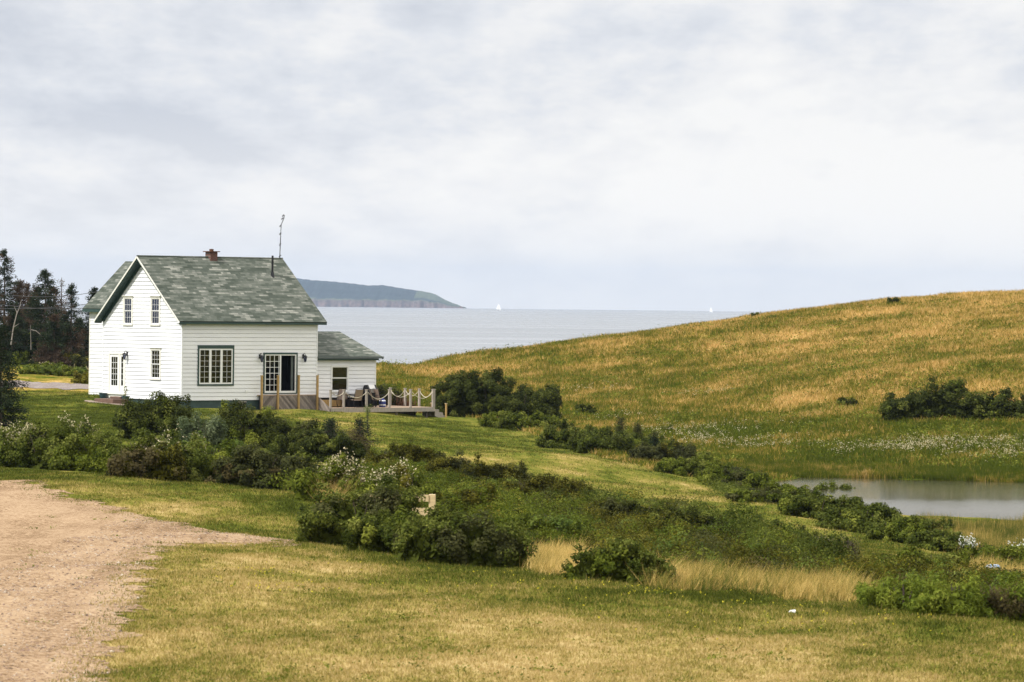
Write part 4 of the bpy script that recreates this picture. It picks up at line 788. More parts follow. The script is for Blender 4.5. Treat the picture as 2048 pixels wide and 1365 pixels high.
win('y', 0, WG[0][0], WG[0][1], WG[0][2], WG[0][3], 3, 2, split=4.80, head=True, curtain=(1, (.75,1,0,1), 'curtain'))
win('y', 0, WG[1][0], WG[1][1], WG[1][2], WG[1][3], 3, 2, split=4.82, head=True, curtain=(1, (0,.95,.52,1), 'curtain'))
win('y', 0, WG[2][0], WG[2][1], WG[2][2], WG[2][3], 3, 3, split=1.92, head=True, curtain=(1, (0,1,.62,1), 'curtain_w'))
# picture window: green surround, three casements
mb = MB(); x0, x1, z0, z1 = WF; mb.box((x0,-.06,z0),(x0+.09,.02,z1)); mb.box((x1-.09,-.06,z0),(x1,.02,z1)); mb.box((x0+.09,-.06,z0),(x1-.09,.02,z0+.09)); mb.box((x0+.09,-.06,z1-.19),(x1-.09,.02,z1)); pw = hb(mb, 'window', M['green'])
mb = MB(); g = MB(); a0, a1, b0, b1 = x0+.09, x1-.09, z0+.09, z1-.19; cw = (a1-a0)/3; tws = .075
mb.box((a0,-.045,b0),(a1,.02,b0+.08)); mb.box((a0,-.045,b1-.08),(a1,.02,b1))
for i in range(3):
    p, q = a0+cw*i, a0+cw*(i+1); mb.box((p,-.044,b0+.08),(p+tws,.02,b1-.08)); mb.box((q-tws,-.044,b0+.08),(q,.02,b1-.08)); P0, P1, R0, R1 = p+tws, q-tws, b0+.08, b1-.08
    mb.box(((P0+P1)/2-.007,-.03,R0),((P0+P1)/2+.007,-.012,R1))
    for j in range(1, 6): t_ = R0+(R1-R0)*j/6; mb.box((P0,-.029,t_-.007),(P1,-.013,t_+.007))
    g.box((P0,-.020,R0),(P1,-.016,R1))
mb.build('sash', M['white'], pw); g.build('pane', M['glass'], pw)
mb = MB(); mb.add([(a0+cw+.1,.15,b1-.42),(a0+2*cw-.1,.15,b1-.42),(a0+2*cw-.1,.15,b1),(a0+cw+.1,.15,b1)], [(0,1,2,3)]); mb.build('blind', M['curtain'], pw)
# sliding patio door
mb = MB(); x0, x1, z0, z1 = DF; mb.box((x0,-.06,z0),(x0+.08,.02,z1)); mb.box((x1-.08,-.06,z0),(x1,.02,z1)); mb.box((x0+.08,-.06,z1-.10),(x1-.08,.02,z1)); mb.box((x0+.08,-.06,z0),(x1-.08,.02,z0+.05)); sd_ = hb(mb, 'sliding_door', M['green'])
mb = MB(); g = MB(); a0, a1, b0, b1 = x0+.08, x1-.08, z0+.05, z1-.10; xm_ = (a0+a1)/2
mb.box((a0,-.045,b0),(a0+.07,.02,b1)); mb.box((a1-.07,-.045,b0),(a1,.02,b1)); mb.box((a0+.07,-.045,b1-.06),(a1-.07,.02,b1)); mb.box((a0+.07,-.045,b0),(a1-.07,.02,b0+.11)); mb.box((xm_-.05,-.035,b0+.11),(xm_+.05,.02,b1-.06))
for j in range(1, 4): t_ = a0+.07+(xm_-.05-a0-.07)*j/3.2; mb.box((t_-.014,-.03,b0+.11),(t_+.014,-.012,b1-.06))
for j in range(1, 6): t_ = b0+.11+(b1-b0-.17)*j/6; mb.box((a0+.07,-.029,t_-.013),(xm_-.05,-.013,t_+.013))
g.box((a0+.07,-.02,b0+.11),(xm_-.05,-.016,b1-.06)); mb.build('door_frame', M['white'], sd_); g.build('pane', M['glass'], sd_)
mb = MB()
for k in range(11):                                   # vertical blinds behind the fixed leaf
    t_ = a0+.1+k*.093; mb.add([(t_,.16,b0),(t_+.035,.20,b0),(t_+.035,.20,b1),(t_,.16,b1)], [(0,1,2,3)])
mb.build('blind', M['curtain'], sd_)
mb = MB(); mb.add([(xm_+.10,.06,b0+.1),(xm_+.16,.10,b0+.1),(xm_+.16,.10,b1),(xm_+.10,.06,b1)], [(0,1,2,3)]); mb.add([(a1-.22,.16,b0+.1),(a1-.09,.12,b0+.1),(a1-.09,.12,b1),(a1-.22,.16,b1)], [(0,1,2,3)]); mb.build('curtain', M['fascia'], sd_)
# gable door with side light
y0, y1, z0, z1 = DG; mb = MB(); y0_, y1_ = y0, y1
mb.box((-.05,y1-.11,.22),(.02,y1,z1)); mb.box((-.05,y0,.22),(.02,y0+.09,z1)); mb.box((-.05,y0+.09,z1-.10),(.02,y1-.11,z1)); mb.box((-.10,y0-.04,.20),(.02,y1+.04,.27)); mb.box((-.03,y0,-.0),(.02,y1,.20)); mb.box((-.05,y0+.50,.27),(.02,y0+.60,z1-.10)); dr_ = hb(mb, 'door_frame', M['trim'])
mb = MB(); a0, a1 = y0+.60, y1-.11; g = MB()
def frame_y(mb, g, a0, a1, b0, b1, st, bot, cols, rows):
    mb.box((-.02,a0,b0),(.02,a0+st,b1)); mb.box((-.02,a1-st,b0),(.02,a1,b1)); mb.box((-.02,a0+st,b1-st),(.02,a1-st,b1)); mb.box((-.02,a0+st,b0),(.02,a1-st,b0+bot))
    P0, P1, R0, R1 = a0+st, a1-st, b0+bot, b1-st
    for j in range(1, cols): t_ = P0+(P1-P0)*j/cols; mb.box((-.012,t_-.011,R0),(.01,t_+.011,R1))
    for j in range(1, rows): t_ = R0+(R1-R0)*j/rows; mb.box((-.011,P0,t_-.012),(.011,P1,t_+.012))
    g.box((-.004,P0,R0),(.0,P1,R1))
frame_y(mb, g, a0, a1, .27, z1-.10, .14, .42, 3, 5); frame_y(mb, g, y0+.09, y0+.50, .27, z1-.10, .11, .42, 1, 5); mb.build('door_leaf', M['white'], dr_); g.build('pane', M['glass'], dr_)
mb = MB(); mb.add([(.15,a0+.05,.4),(.15,a0+.40,.4),(.15,a0+.40,2.4),(.15,a0+.05,2.4)], [(0,1,2,3)]); mb.build('curtain', M['curtain_w'], dr_)
# lanterns on the walls
def lantern(loc, rz):
    e_ = empty('wall_lantern', loc, rz); e_.parent = house; e_.location = (loc[0], loc[1], loc[2]+BZ)
    mb = MB(); mb.box((-.06,-.03,-.10),(.06,0,.14)); mb.tube([(0,-.02,.10),(0,-.10,.20),(0,-.20,.14),(0,-.20,.06)], .016, 6); mb.build('bracket', M['black'], e_)
    mb = MB(); mb.lathe((0,-.20,0), [(.03,.09),(.11,.03),(.12,0.),(.10,-.005)], 8); mb.lathe((0,-.20,-.30), [(.03,0),(.055,.03),(.02,.05)], 8)
    for k in range(6): a_ = k*math.pi/3; mb.tube([(.10*math.cos(a_),-.20+.10*math.sin(a_),0),(.055*math.cos(a_),-.20+.055*math.sin(a_),-.27)], .009, 4)
    mb.build('lantern_cage', M['black'], e_)
    mb = MB(); mb.lathe((0,-.20,-.26), [(.045,0),(.088,.25)], 8); mb.build('lantern_glass', M['glass'], e_); return e_
l1 = lantern((5.26,-.02,2.37), 0); l2 = lantern((8.27,-.02,2.37), 0); l3 = lantern((-.02,5.02,2.42), -math.pi/2)
mb = MB(); mb.box((4.28,-.07,.42),(4.38,0,.56)); hb(mb, 'outlet_box', M['white'])
# low side wing (annex)
AB = .25; AX = LW; AX1 = 13.62; AEZ = 2.30; AGW = 7.3; AAP = AB+3.65; ARZ = 3.74; ASL = (ARZ-.12-AEZ)/(AAP-AB)
WA = (10.44,11.70,.42,1.90)
hb(siding('x', AB, -1, lambda z: LW+.03, lambda z: AX1, .10, AEZ, [WA]), 'wall', M['siding'])
mb = MB(); mb.add([(AX1,AB,.1),(AX1,AB+AGW,.1),(AX1,AB+AGW,AEZ),(AX1,AAP,ARZ-.15),(AX1,AB,AEZ)], [(0,1,2,3,4)]); mb.add([(LW,AB+AGW,.1),(AX1,AB+AGW,.1),(AX1,AB+AGW,AEZ),(LW,AB+AGW,AEZ)], [(0,1,2,3)]); hb(mb, 'wall', M['siding'])
mb = MB(); mb.box((AX1-.04,AB-.03,.1),(AX1+.03,AB+.04,AEZ)); hb(mb, 'corner_board', M['white'])
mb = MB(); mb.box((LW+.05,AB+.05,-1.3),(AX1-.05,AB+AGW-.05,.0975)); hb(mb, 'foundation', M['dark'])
mb = MB(); mb.box((LW+.03,AB-.03,-.40),(11.25,AB+.045,-.03)); hb(mb, 'plywood_skirt', M['yellow_wood'])
mb = MB(); ae = AEZ+.06
slab(mb, (LW+.02,AB-.32,ae), (AX1+.30,AB-.32,ae), (AX1+.30,AAP,ARZ), (LW+.02,AAP,ARZ), .09); slab(mb, (AX1+.30,AB+AGW+.3,ae), (LW+.02,AB+AGW+.3,ae), (LW+.02,AAP,ARZ), (AX1+.30,AAP,ARZ), .09)
ar = hb(mb, 'roof', M['shingle'])
mb = MB(); mb.box((LW+.03,AB-.345,ae-.09),(AX1+.32,AB-.322,ae+.03)); mb.build('gutter', M['fascia'], ar)
mb = MB(); mb.box((LW+.03,AB-.25,ae-.19),(AX1+.05,AB-.02,ae-.095)); bar(mb, (AX1+.31,AB-.31,ae-.08), (AX1+.31,AAP,ARZ-.09), .02, .12); mb.build('soffit', M['green'], ar)
win('x', AB, WA[0], WA[1], WA[2], WA[3], 1, 1, split=1.18, trimm='white', tw=.08)
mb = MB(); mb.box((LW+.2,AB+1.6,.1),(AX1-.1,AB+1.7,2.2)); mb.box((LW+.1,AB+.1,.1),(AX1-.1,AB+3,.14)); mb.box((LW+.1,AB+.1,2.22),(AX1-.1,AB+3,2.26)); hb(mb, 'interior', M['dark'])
# rear cross wing
WX = 4.05; WY1 = 14.35; WEZ = 4.86; WXR = WX+2.65; WRZ = WEZ+2.75
hb(siding('y', WX, -1, lambda z: GW+.02, lambda z: WY1, -.10, WEZ), 'wall', M['siding'])
mb = MB(); W2 = WX+5.3; mb.add([(WX,WY1,-.1),(W2,WY1,-.1),(W2,WY1,WEZ),(WXR,WY1,WRZ-.15),(WX,WY1,WEZ)], [(0,1,2,3,4)]); mb.add([(W2,GW,-.1),(W2,WY1,-.1),(W2,WY1,WEZ),(W2,GW,WEZ)], [(0,1,2,3)]); hb(mb, 'wall', M['siding'])
mb = MB(); mb.box((WX-.035,WY1-.05,-.1),(WX+.05,WY1+.03,WEZ)); hb(mb, 'corner_board', M['trim'])
mb = MB(); mb.box((WX+.05,GW+.1,-1.1),(W2-.05,WY1-.05,-.1025)); hb(mb, 'foundation', M['fnd'])
mb = MB(); we = WEZ+.02
slab(mb, (WX-.33,WY1+.32,we), (WX-.33,4.2,we), (WXR,4.2,WRZ), (WXR,WY1+.32,WRZ), .10); slab(mb, (W2+.33,4.2,we), (W2+.33,WY1+.32,we), (WXR,WY1+.32,WRZ), (WXR,4.2,WRZ), .10)
wr_ = hb(mb, 'roof', M['shingle'])
mb = MB(); mb.box((WX-.34,GW-.2,we-.20),(WX-.30,WY1+.30,we-.03)); mb.box((WX-.30,GW-.2,we-.20),(WX-.02,WY1+.30,we-.17)); mb.build('soffit', M['green'], wr_)

# porch steps, slab and pots at the gable door (placed in the house's own axes)
def hw(t_, b_, z_): return HC0+HU*t_+HVv*b_+np.array([0, 0, z_])
def hwg(t_, b_): p = hw(t_, b_, 0); p[2] = float(hz(p[0], p[1])); return p
g_ = G(222, 806); g_[2] -= .02
st = empty('porch_steps', g_, TH, label='brown wooden step in front of the white gable door', cat='steps')
mb = MB(); mb.box((-.45,-.80,-.1),(.60,.95,.24)); mb.build('lower_step', M['steps'], st, bevel=.02); mb = MB(); mb.box((.30,-.45,.242),(.66,.55,.36)); mb.build('upper_step', M['steps'], st, bevel=.02)
sg = G(218, 806); b = MB(); pts_ = []
for a_ in np.linspace(0, 2*math.pi, 18)[:-1]: p = sg+HU*(-.2+.95*math.cos(a_))+HVv*(1.55*math.sin(a_)); p[2] = float(hz(p[0], p[1])); pts_.append(p)
b.prism([p+[0,0,.03] for p in pts_], (0,0,-.1)); tag(b.build('stone_slab', M['conc']), 'rounded tan paving slab under the porch step', 'slab')
def pot(px_, py_, label, r_, h_):
    g = G(px_, py_); e_ = empty('plant_pot', g, 0, label=label, cat='plant pot', group='pots beside the porch steps'); mb = MB(); mb.lathe((0,0,0), [(r_*.62,0),(r_*.85,h_*.4),(r_,h_*.92),(r_*1.08,h_*.93),(r_*1.08,h_),(r_*.9,h_),(r_*.85,h_*.85),(.02,h_*.85)], 18); mb.build('pot', M['pot'], e_, smooth=False); return e_
p1 = pot(206, 798, 'blue green pot at the left end of the porch step', .22, .32); p2_ = pot(251, 808, 'blue green pot with a spindly plant right of the porch step', .21, .42)
P = np.column_stack([RNG.normal(0, .06, 90), RNG.normal(0, .06, 90), RNG.uniform(.35, .95, 90)]); V_ = leafquads(P, RNG.normal(size=P.shape), np.full(90, .08)); npmesh('leaves', V_, np.arange(len(V_)).reshape(-1,4), 4, M['leaf'], p2_, colors=np.repeat(pal('bright', RNG.uniform(0,1,90)), 4, 0))
mb = MB(); mb.tube([(0,0,.3),(.02,0,.7),(.05,0,.95)], .012, 5); mb.build('stem', M['yellow_wood'], p2_)

# ------------------------------------------------------------------ deck: upper landing, skirt boards, lower deck with rope rail, stairs
DZ = -.44
dk = empty('wooden_deck', hwg(10, -.5), TH, label='weathered wooden deck with rope railing and unfinished yellow posts', cat='deck')
o0 = dk.location.copy(); dloc = (HC0[0]-o0[0], HC0[1]-o0[1], HC0[2]-o0[2])
_R = Matrix.Rotation(-TH, 3, 'Z')@Vector(dloc); dloc = tuple(_R)                 # parts are drawn in the house's axes
def db(mb, name, m, parent=None, **k): return mb.build(name, m, parent or dk, loc=dloc if parent is None else None, **k)
LX0, LX1, LY = 5.12, 9.15, -.22
mb = MB()
for k in range(2): mb.box((LX0,LY+k*.10,.24),(LX1,LY+k*.10+.095,.28))
db(mb, 'landing_floor', M['deck_wood'])
def clip(poly, fn):
    """keep the side where fn>=0"""
    o_ = []
    for i in range(len(poly)):
        p, q = poly[i], poly[(i+1) % len(poly)]; a_, b_ = fn(p), fn(q)
        if a_ >= 0: o_.append(p)
        if (a_ >= 0) != (b_ >= 0): t_ = a_/(a_-b_); o_.append((p[0]+(q[0]-p[0])*t_, p[1]+(q[1]-p[1])*t_))
    return o_
def diag(x0, x1, slope, zt, zb, yf, mb, ztf=None):
    """diagonal boards filling a bay"""
    wd_ = .12; c = slope; k = -40
    for k in range(-40, 60):
        u0 = x0-3+k*wd_*1.414; q = [(u0, zb-2), (u0+wd_*1.414*.93, zb-2), (u0+wd_*1.414*.93+c*4, zb+2), (u0+c*4, zb+2)]
        for fn in (lambda p: p[0]-x0, lambda p: x1-p[0], lambda p: p[1]-zb, (lambda p: zt-p[1]) if ztf is None else (lambda p: ztf(p[0])-p[1])):
            if q: q = clip(q, fn)
        if len(q) >= 3: mb.prism([yf(p[0], p[1]) for p in q], yf.off)
class F2:
    def __init__(s, f, off): s.f = f; s.off = off
    def __call__(s, a_, b_): return s.f(a_, b_)
posts = [5.20, 6.32, 7.76, 9.07]
fr_ = F2(lambda a_, b_: (a_, LY-.012, b_), (0, -.022, 0)); mb = MB(); diag(LX0+.02, posts[1], 1, .235, -.95, fr_, mb); diag(posts[1]+.01, LX1-.02, -1, .235, -1.0, fr_, mb); db(mb, 'skirt_boards', M['grey_wood'])
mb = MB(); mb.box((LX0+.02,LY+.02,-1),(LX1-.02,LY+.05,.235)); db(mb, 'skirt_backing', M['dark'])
sf = F2(lambda a_, b_: (LX1-.034, a_, b_), (.022, 0, 0)); mb = MB(); diag(-1.42, LY, 1, .235, -1.0, sf, mb, ztf=lambda a_: .235+(a_-LY)*.57); db(mb, 'skirt_boards', M['grey_wood'])
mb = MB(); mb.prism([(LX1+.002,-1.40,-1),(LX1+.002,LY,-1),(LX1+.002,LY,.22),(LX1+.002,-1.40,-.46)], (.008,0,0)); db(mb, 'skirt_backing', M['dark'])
for xp in posts:
    mb = MB(); mb.box((xp-.05,LY-.15,-1.0),(xp+.05,LY-.04,1.33)); pb = db(mb, 'post', M['yellow_wood'], bevel=.008); mb = MB(); mb.box((xp-.062,LY-.162,1.33),(xp+.062,LY-.028,1.365)); mb.build('post_cap', M['wood_tan'], pb)
# lower deck floor: boards run along the house
mb = MB(); DX0, DX1 = LX1+.06, 16.62; DYF, DYB = -1.34, 2.62
k = 0; yv = DYF
while yv < DYB:
    xs0 = DX0 if yv < AB-.1 else AX1+.04; mb.box((xs0,yv,DZ-.04),(DX1,yv+.135,DZ)); yv += .143
db(mb, 'deck_floor', M['deck_wood'])
mb = MB(); mb.box((DX0,DYF-.045,DZ-.24),(DX1+.02,DYF-.005,DZ-.002)); mb.box((DX1+.005,DYF-.005,DZ-.24),(DX1+.045,DYB,DZ-.002)); db(mb, 'fascia_board', M['gray_post'])
mb = MB()
for xj in (DX0+.3, 11.8, 14., 16.2):
    mb.box((xj,DYF+.1,DZ-.23),(xj+.05,DYB-.05,DZ-.042)); 
    for yj in (-1.1, .8, 2.2):
        if yj < AB-.2 or xj > AX1: mb.box((xj+.06,yj,DZ-1.6),(xj+.16,yj+.1,DZ-.042))
db(mb, 'joists', M['grey_wood'])
FP = [DX0+.03, 10.17, 11.78, 13.41, 14.94, DX1-.06]; SP = [-1.26, -.07, 1.20, 2.52]; rt = DZ+.98
def dpost(x_, y_):
    mb = MB(); mb.box((x_-.055,y_-.055,DZ+.001),(x_+.055,y_+.055,rt)); p_ = db(mb, 'post', M['gray_post'], bevel=.008); mb = MB(); mb.box((x_-.075,y_-.075,rt),(x_+.075,y_+.075,rt+.035)); mb.build('post_cap', M['gray_post'], p_, bevel=.008)
for xp in FP: dpost(xp, DYF+.06)
for yp in SP[1:]: dpost(DX1-.06, yp)
dpost(DX1+.11, -1.17)
def rope(p, q, sag):
    sag *= random.uniform(.8, 1.15); mb = MB(); p = np.array(p, float); q = np.array(q, float); pts = [p+(q-p)*t_-np.array([0, 0, sag*4*t_*(1-t_)]) for t_ in np.linspace(0, 1, 13)]; mb.tube(pts, .019, 6); db(mb, 'rope', M['rope'], smooth=True)
for a_, b_ in zip(FP[:-1], FP[1:]): rope((a_+.055,DYF+.0,rt-.12), (b_-.055,DYF+.0,rt-.12), .36*(b_-a_)/1.6)
for a_, b_ in zip(SP[:-1], SP[1:]): rope((DX1-.06,a_+.07,rt-.10), (DX1-.06,b_-.03,rt-.10), .36)
rope((DX1-.06,SP[-1]+.07,rt-.1), (DX1-.06,SP[-1]+1.2,rt-.1), .3) if 0 else None
# stairs down to the lawn
gz_ = float(hz(*hw(DX1+1.1, -.8, 0)[:2]))-HC0[2]; drop = DZ-gz_; ns = 3; rs = drop/(ns+0.35); s_ = empty('stairs', (0,0,0)); s_.parent = dk; s_.location = dloc
for k in range(ns):
    mb = MB(); zt = DZ-rs*(k+1)+.04; mb.box((DX1+.05+k*.30,-1.30,zt-.045),(DX1+.37+k*.30,-.25,zt)); mb.build('tread', M['gray_post'], s_, bevel=.006)
mb = MB()
for yy_ in (-1.34, -.24):
    pr = [(DX1+.05,yy_,DZ-.05)]
    for k in range(ns): zt = DZ-rs*(k+1)-.008; pr += [(DX1+.05+k*.30,yy_,zt), (DX1+.35+k*.30,yy_,zt)]
    pr += [(DX1+.35+(ns-1)*.3,yy_,gz_-.05),(DX1+.15+(ns-1)*.3-.25,yy_,gz_-.05),(DX1+.05,yy_,DZ-.5)]; mb.prism(pr[1:], (0,.035,0))
for k in range(ns): zt = DZ-rs*(k+1)-.01; mb.box((DX1+.32+k*.3,-1.3,zt-rs+.03),(DX1+.34+k*.3,-.25,zt))
mb.build('stringer', M['gray_post'], s_)
for yy_ in (-1.42, -.14):
    mb = MB(); mb.box((DX1+.75,yy_-.045,gz_-.2),(DX1+.84,yy_+.045,DZ+.18)); pb = db(mb, 'stair_post', M['yellow_wood'], bevel=.008); mb = MB(); mb.box((DX1+.735,yy_-.06,DZ+.18),(DX1+.855,yy_+.06,DZ+.215)); mb.build('post_cap', M['wood_tan'], pb)

mb = MB(); mb.box((DX0+.1,DYB-.12,-2.0),(DX1-.1,DYB-.09,DZ-.045)); mb.box((DX1-.35,-.1,-2.0),(DX1-.32,DYB-.12,DZ-.045)); db(mb, 'added_shade_screen', M['grey_wood'])  # added screens under the deck, hiding the lit grass so it looks dark
# furniture on the deck
dzw = HC0[2]+DZ+.002
def dp(t_, b_): p = hw(t_, b_, 0); p[2] = dzw; return p
def chair0():
    r = empty('patio_chair', (0,0,0)); T = .013
    sm = MB(); sm.prism([(-.23,-.24,.43),(.23,-.24,.43),(.23,.22,.40),(-.23,.22,.40)], (0,0,.012)); sm.build('seat', M['sling'], r)
    bm = MB(); bm.prism([(-.23,.23,.43),(.23,.23,.43),(.23,.42,1.0),(-.23,.42,1.0)], (0,.012,.004)); bm.build('backrest', M['sling'], r)
    f = MB()
    for s in (-1, 1): f.tube([(s*.25,.20,.40),(s*.25,.43,1.02)], T, 6); f.tube([(s*.25,-.25,.43),(s*.25,.22,.40)], T, 6); f.tube([(s*.27,-.22,.44),(s*.28,-.26,.66),(s*.28,-.05,.68),(s*.27,.33,.66)], T, 6)
    f.tube([(-.25,.43,1.02),(-.12,.45,1.055),(.12,.45,1.055),(.25,.43,1.02)], T, 6); f.tube([(-.25,-.25,.43),(.25,-.25,.43)], T, 6); f.build('frame', M['bronze'], r)
    for s in (-1, 1):
        for (ya, yb_) in ((-.22,-.30),(.18,.34)): g = MB(); g.tube([(s*.26,ya,.43),(s*.27,(ya+yb_)/2,.2),(s*.27,yb_,0)], T, 6); g.build('leg', M['bronze'], r)
    return r
c0 = chair0()
CH = [(10.45,-.35,-80,'dark framed patio chair seen from the side at the left end of the table'),(11.40,-.12,8,'tan patio chair behind the table with its curved back rail against the window'),
      (11.25,-1.0,170,'tan patio chair tipped on the near side of the table in front of the others'),(12.35,.0,-12,'tan patio chair behind the table in front of the grill shelf'),(12.95,-.75,60,'tan patio chair turned sideways at the right end of the table'),(13.55,-.25,100,'tan patio chair farthest right beside the blue cylinder')]
for i, (t_, b_, rz, lb) in enumerate(CH):
    c = c0 if i == 0 else copy_tree(c0); c.location = [float(q) for q in dp(t_, b_)]; c.rotation_euler = (0, 0, TH+math.radians(rz)); tag(c, lb, 'chair', 'tan sling chairs round the patio table')
tb = empty('patio_table', dp(11.75,-.55), TH, label='dark framed patio table with a glass top among the tan chairs', cat='table')
mb = MB(); mb.lathe((0,0,.70), [(.60,0),(.62,.012),(.60,.024)], 28); mb.build('glass_top', M['glass'], tb)
mb = MB(); mb.tube([(.62*math.cos(a_),.62*math.sin(a_),.71) for a_ in np.linspace(0, 2*math.pi, 29)], .02, 6, cap=False); mb.build('rim', M['bronze'], tb)
for k in range(4): a_ = math.pi/4+k*math.pi/2; mb = MB(); mb.tube([(.52*math.cos(a_),.52*math.sin(a_),.70),(.40*math.cos(a_),.40*math.sin(a_),.35),(.48*math.cos(a_),.48*math.sin(a_),0)], .018, 6); mb.build('leg', M['bronze'], tb)
gr = empty('gas_grill', dp(13.05,.0), TH, label='black gas grill with a steel lid against the side wing', cat='grill')
mb = MB(); pr = [(-.33,-.25,.80),(-.33,.25,.80),(-.33,.25,1.0),(-.33,.12,1.22),(-.33,-.10,1.24),(-.33,-.25,1.02)]; mb.prism(pr, (.12,0,0)); mb.prism([(p[0]+.55,p[1],p[2]) for p in pr], (.11,0,0)); mb.box((-.36,-.28,.70),(.36,.28,.80)); mb.build('firebox', M['black'], gr)
mb = MB(); mb.prism([(-.209,p[1]*.97,p[2]*.985+.012) for p in pr], (.428,0,0)); mb.build('lid', M['steel'], gr); mb = MB(); mb.tube([(-.18,-.24,1.0),(-.18,-.30,1.0),(.18,-.30,1.0),(.18,-.24,1.0)], .014, 6); mb.build('handle', M['black'], gr)
mb = MB(); mb.box((-.72,-.22,.78),(-.37,.22,.82)); mb.box((.37,-.22,.78),(.62,.22,.82)); mb.build('side_shelf', M['black'], gr)
mb = MB(); mb.box((-.34,-.24,.06),(.34,.24,.695)); mb.build('cabinet', M['black'], gr)
for s in (-1, 1): mb = MB(); mb.tube([(s*.28,-.2,.05),(s*.28-.03*s,-.2,.05)], .05, 10); mb.build('wheel', M['black'], gr)
mb = MB(); q = dp(13.45,-.62); mb.lathe((0,0,0), [(.15,0),(.19,.04),(.19,.34),(.16,.40),(.08,.44),(.08,.50),(.03,.50)], 16); cy_ = mb.build('gas_cylinder', M['blue'], loc=q, smooth=False); tag(cy_, 'blue cylinder with white bands standing by the rightmost patio chair', 'gas cylinder')
mb = MB(); mb.lathe((0,0,.10), [(.193,0),(.193,.06)], 16); mb.lathe((0,0,.34), [(.193,0),(.17,.05)], 16); mb.build('band', M['white'], cy_)
# rusty fire bowl with sticks beyond the far corner of the deck
g = at(813, 812, 259); g[2] = float(hz(g[0], g[1])); fb = empty('brush_pile', g, 0, label='rusty brown pile of dead branches beyond the deck rail', cat='brush pile')
for k in range(26):
    a_ = random.uniform(0, 6.28); r_ = random.uniform(.1, .8); mb = MB() if k == 0 else mb; mb.tube([(r_*math.cos(a_),r_*.5*math.sin(a_),0),(r_*.7*math.cos(a_)+random.uniform(-.2,.2),r_*.3*math.sin(a_),random.uniform(.5,1.35))], .03, 5, .01)
mb.build('branches', M['rust'], fb)
P = np.column_stack([RNG.normal(0, .38, 500), RNG.normal(0, .3, 500), np.abs(RNG.normal(.35, .25, 500))]); V_ = leafquads(P, RNG.normal(size=P.shape), np.full(500, .12)); npmesh('dead_leaves', V_, np.arange(len(V_)).reshape(-1,4), 4, M['leaf'], fb, colors=np.repeat(np.array([[.09,.04,.02]])*RNG.uniform(.6,1.6,(500,1)), 4, 0))

# ------------------------------------------------------------------ wooden fence end behind the rose bush
g = G(868, 1100); g[1] += .9; g[0] = (868-1024)*g[1]/F; g[2] = float(hz(g[0], g[1])); sc_ = g[1]/F
fe = empty('board_fence', g, math.radians(0), label='short end of a pale board fence with a square post above the rose bush', cat='fence')
zt = at(868, 989, g[1])[2]-g[2]; mb = MB(); mb.box((-.075,-.075,-.1),(.075,.075,zt)); mb.build('post', M['wood_tan'], fe, bevel=.01)
for za, zb_ in ((zt-.16, zt-.01), (zt-.48, zt-.30), (zt-.78, zt-.62)): mb = MB(); mb.box((-1.6,-.10,za),(-.077,-.062,zb_)); mb.build('rail', M['wood_tan'], fe)
mb = MB(); mb.box((-1.70,-.06,-.1),(-1.58,.06,zt-.02)); mb.build('post', M['wood_tan'], fe)
# pale blue upturned dinghy at the right edge
g = G(1986, 1142); bo = empty('upturned_tub', g+[0, 0, .06], math.radians(12), label='pale blue upturned tub lying in brown grass at the right edge', cat='tub'); bo.scale = (.62, .62, .62)
mb = MB(); vs = []; n1, n2 = 9, 7
for i in range(n1):
    s = i/(n1-1)*2-1; wv = .17*(1-abs(s)**2.4)**.5+.01; hv = .15*(1-s**4)**.5+.01
    for j in range(n2): a_ = math.pi*j/(n2-1); vs.append((s*.34, wv*math.cos(a_), hv*math.sin(a_)))
mb.add(vs, [(i*n2+j, (i+1)*n2+j, (i+1)*n2+j+1, i*n2+j+1) for i in range(n1-1) for j in range(n2-1)]); mb.build('hull', M['tarp'], bo, smooth=True); mb = MB(); mb.tube([(-.33,0,.03),(-.2,0,.155),(.2,0,.155),(.33,0,.03)], .012, 5); mb.build('rib', M['white'], bo)
g = G(1585, 1232); mb = MB(); pts_ = [(.05*math.cos(a_)*(1+.25*math.sin(3*a_)), .035*math.sin(a_), .01+.015*math.sin(2*a_)) for a_ in np.linspace(0, 6.28, 10)[:-1]]; mb.prism(pts_, (0,0,.02)); tag(mb.build('crumpled_paper', M['white'], loc=g+[0,0,.05]), 'small white crumpled scrap lying on the lawn at the right', 'litter')
# white-and-red marker by the shrub row
g = G(1135, 893); mb = MB(); mb.box((-.09,-.05,0),(.09,.05,.22)); mm_ = mb.build('garden_ornament', M['white'], loc=g); tag(mm_, 'tiny white box at the top left end of the shrub row', 'box'); mb = MB(); mb.prism([(-.11,-.06,.221),(.11,-.06,.221),(0,-.06,.31)], (0,.12,0)); mb.build('lid', M['rust'], mm_)

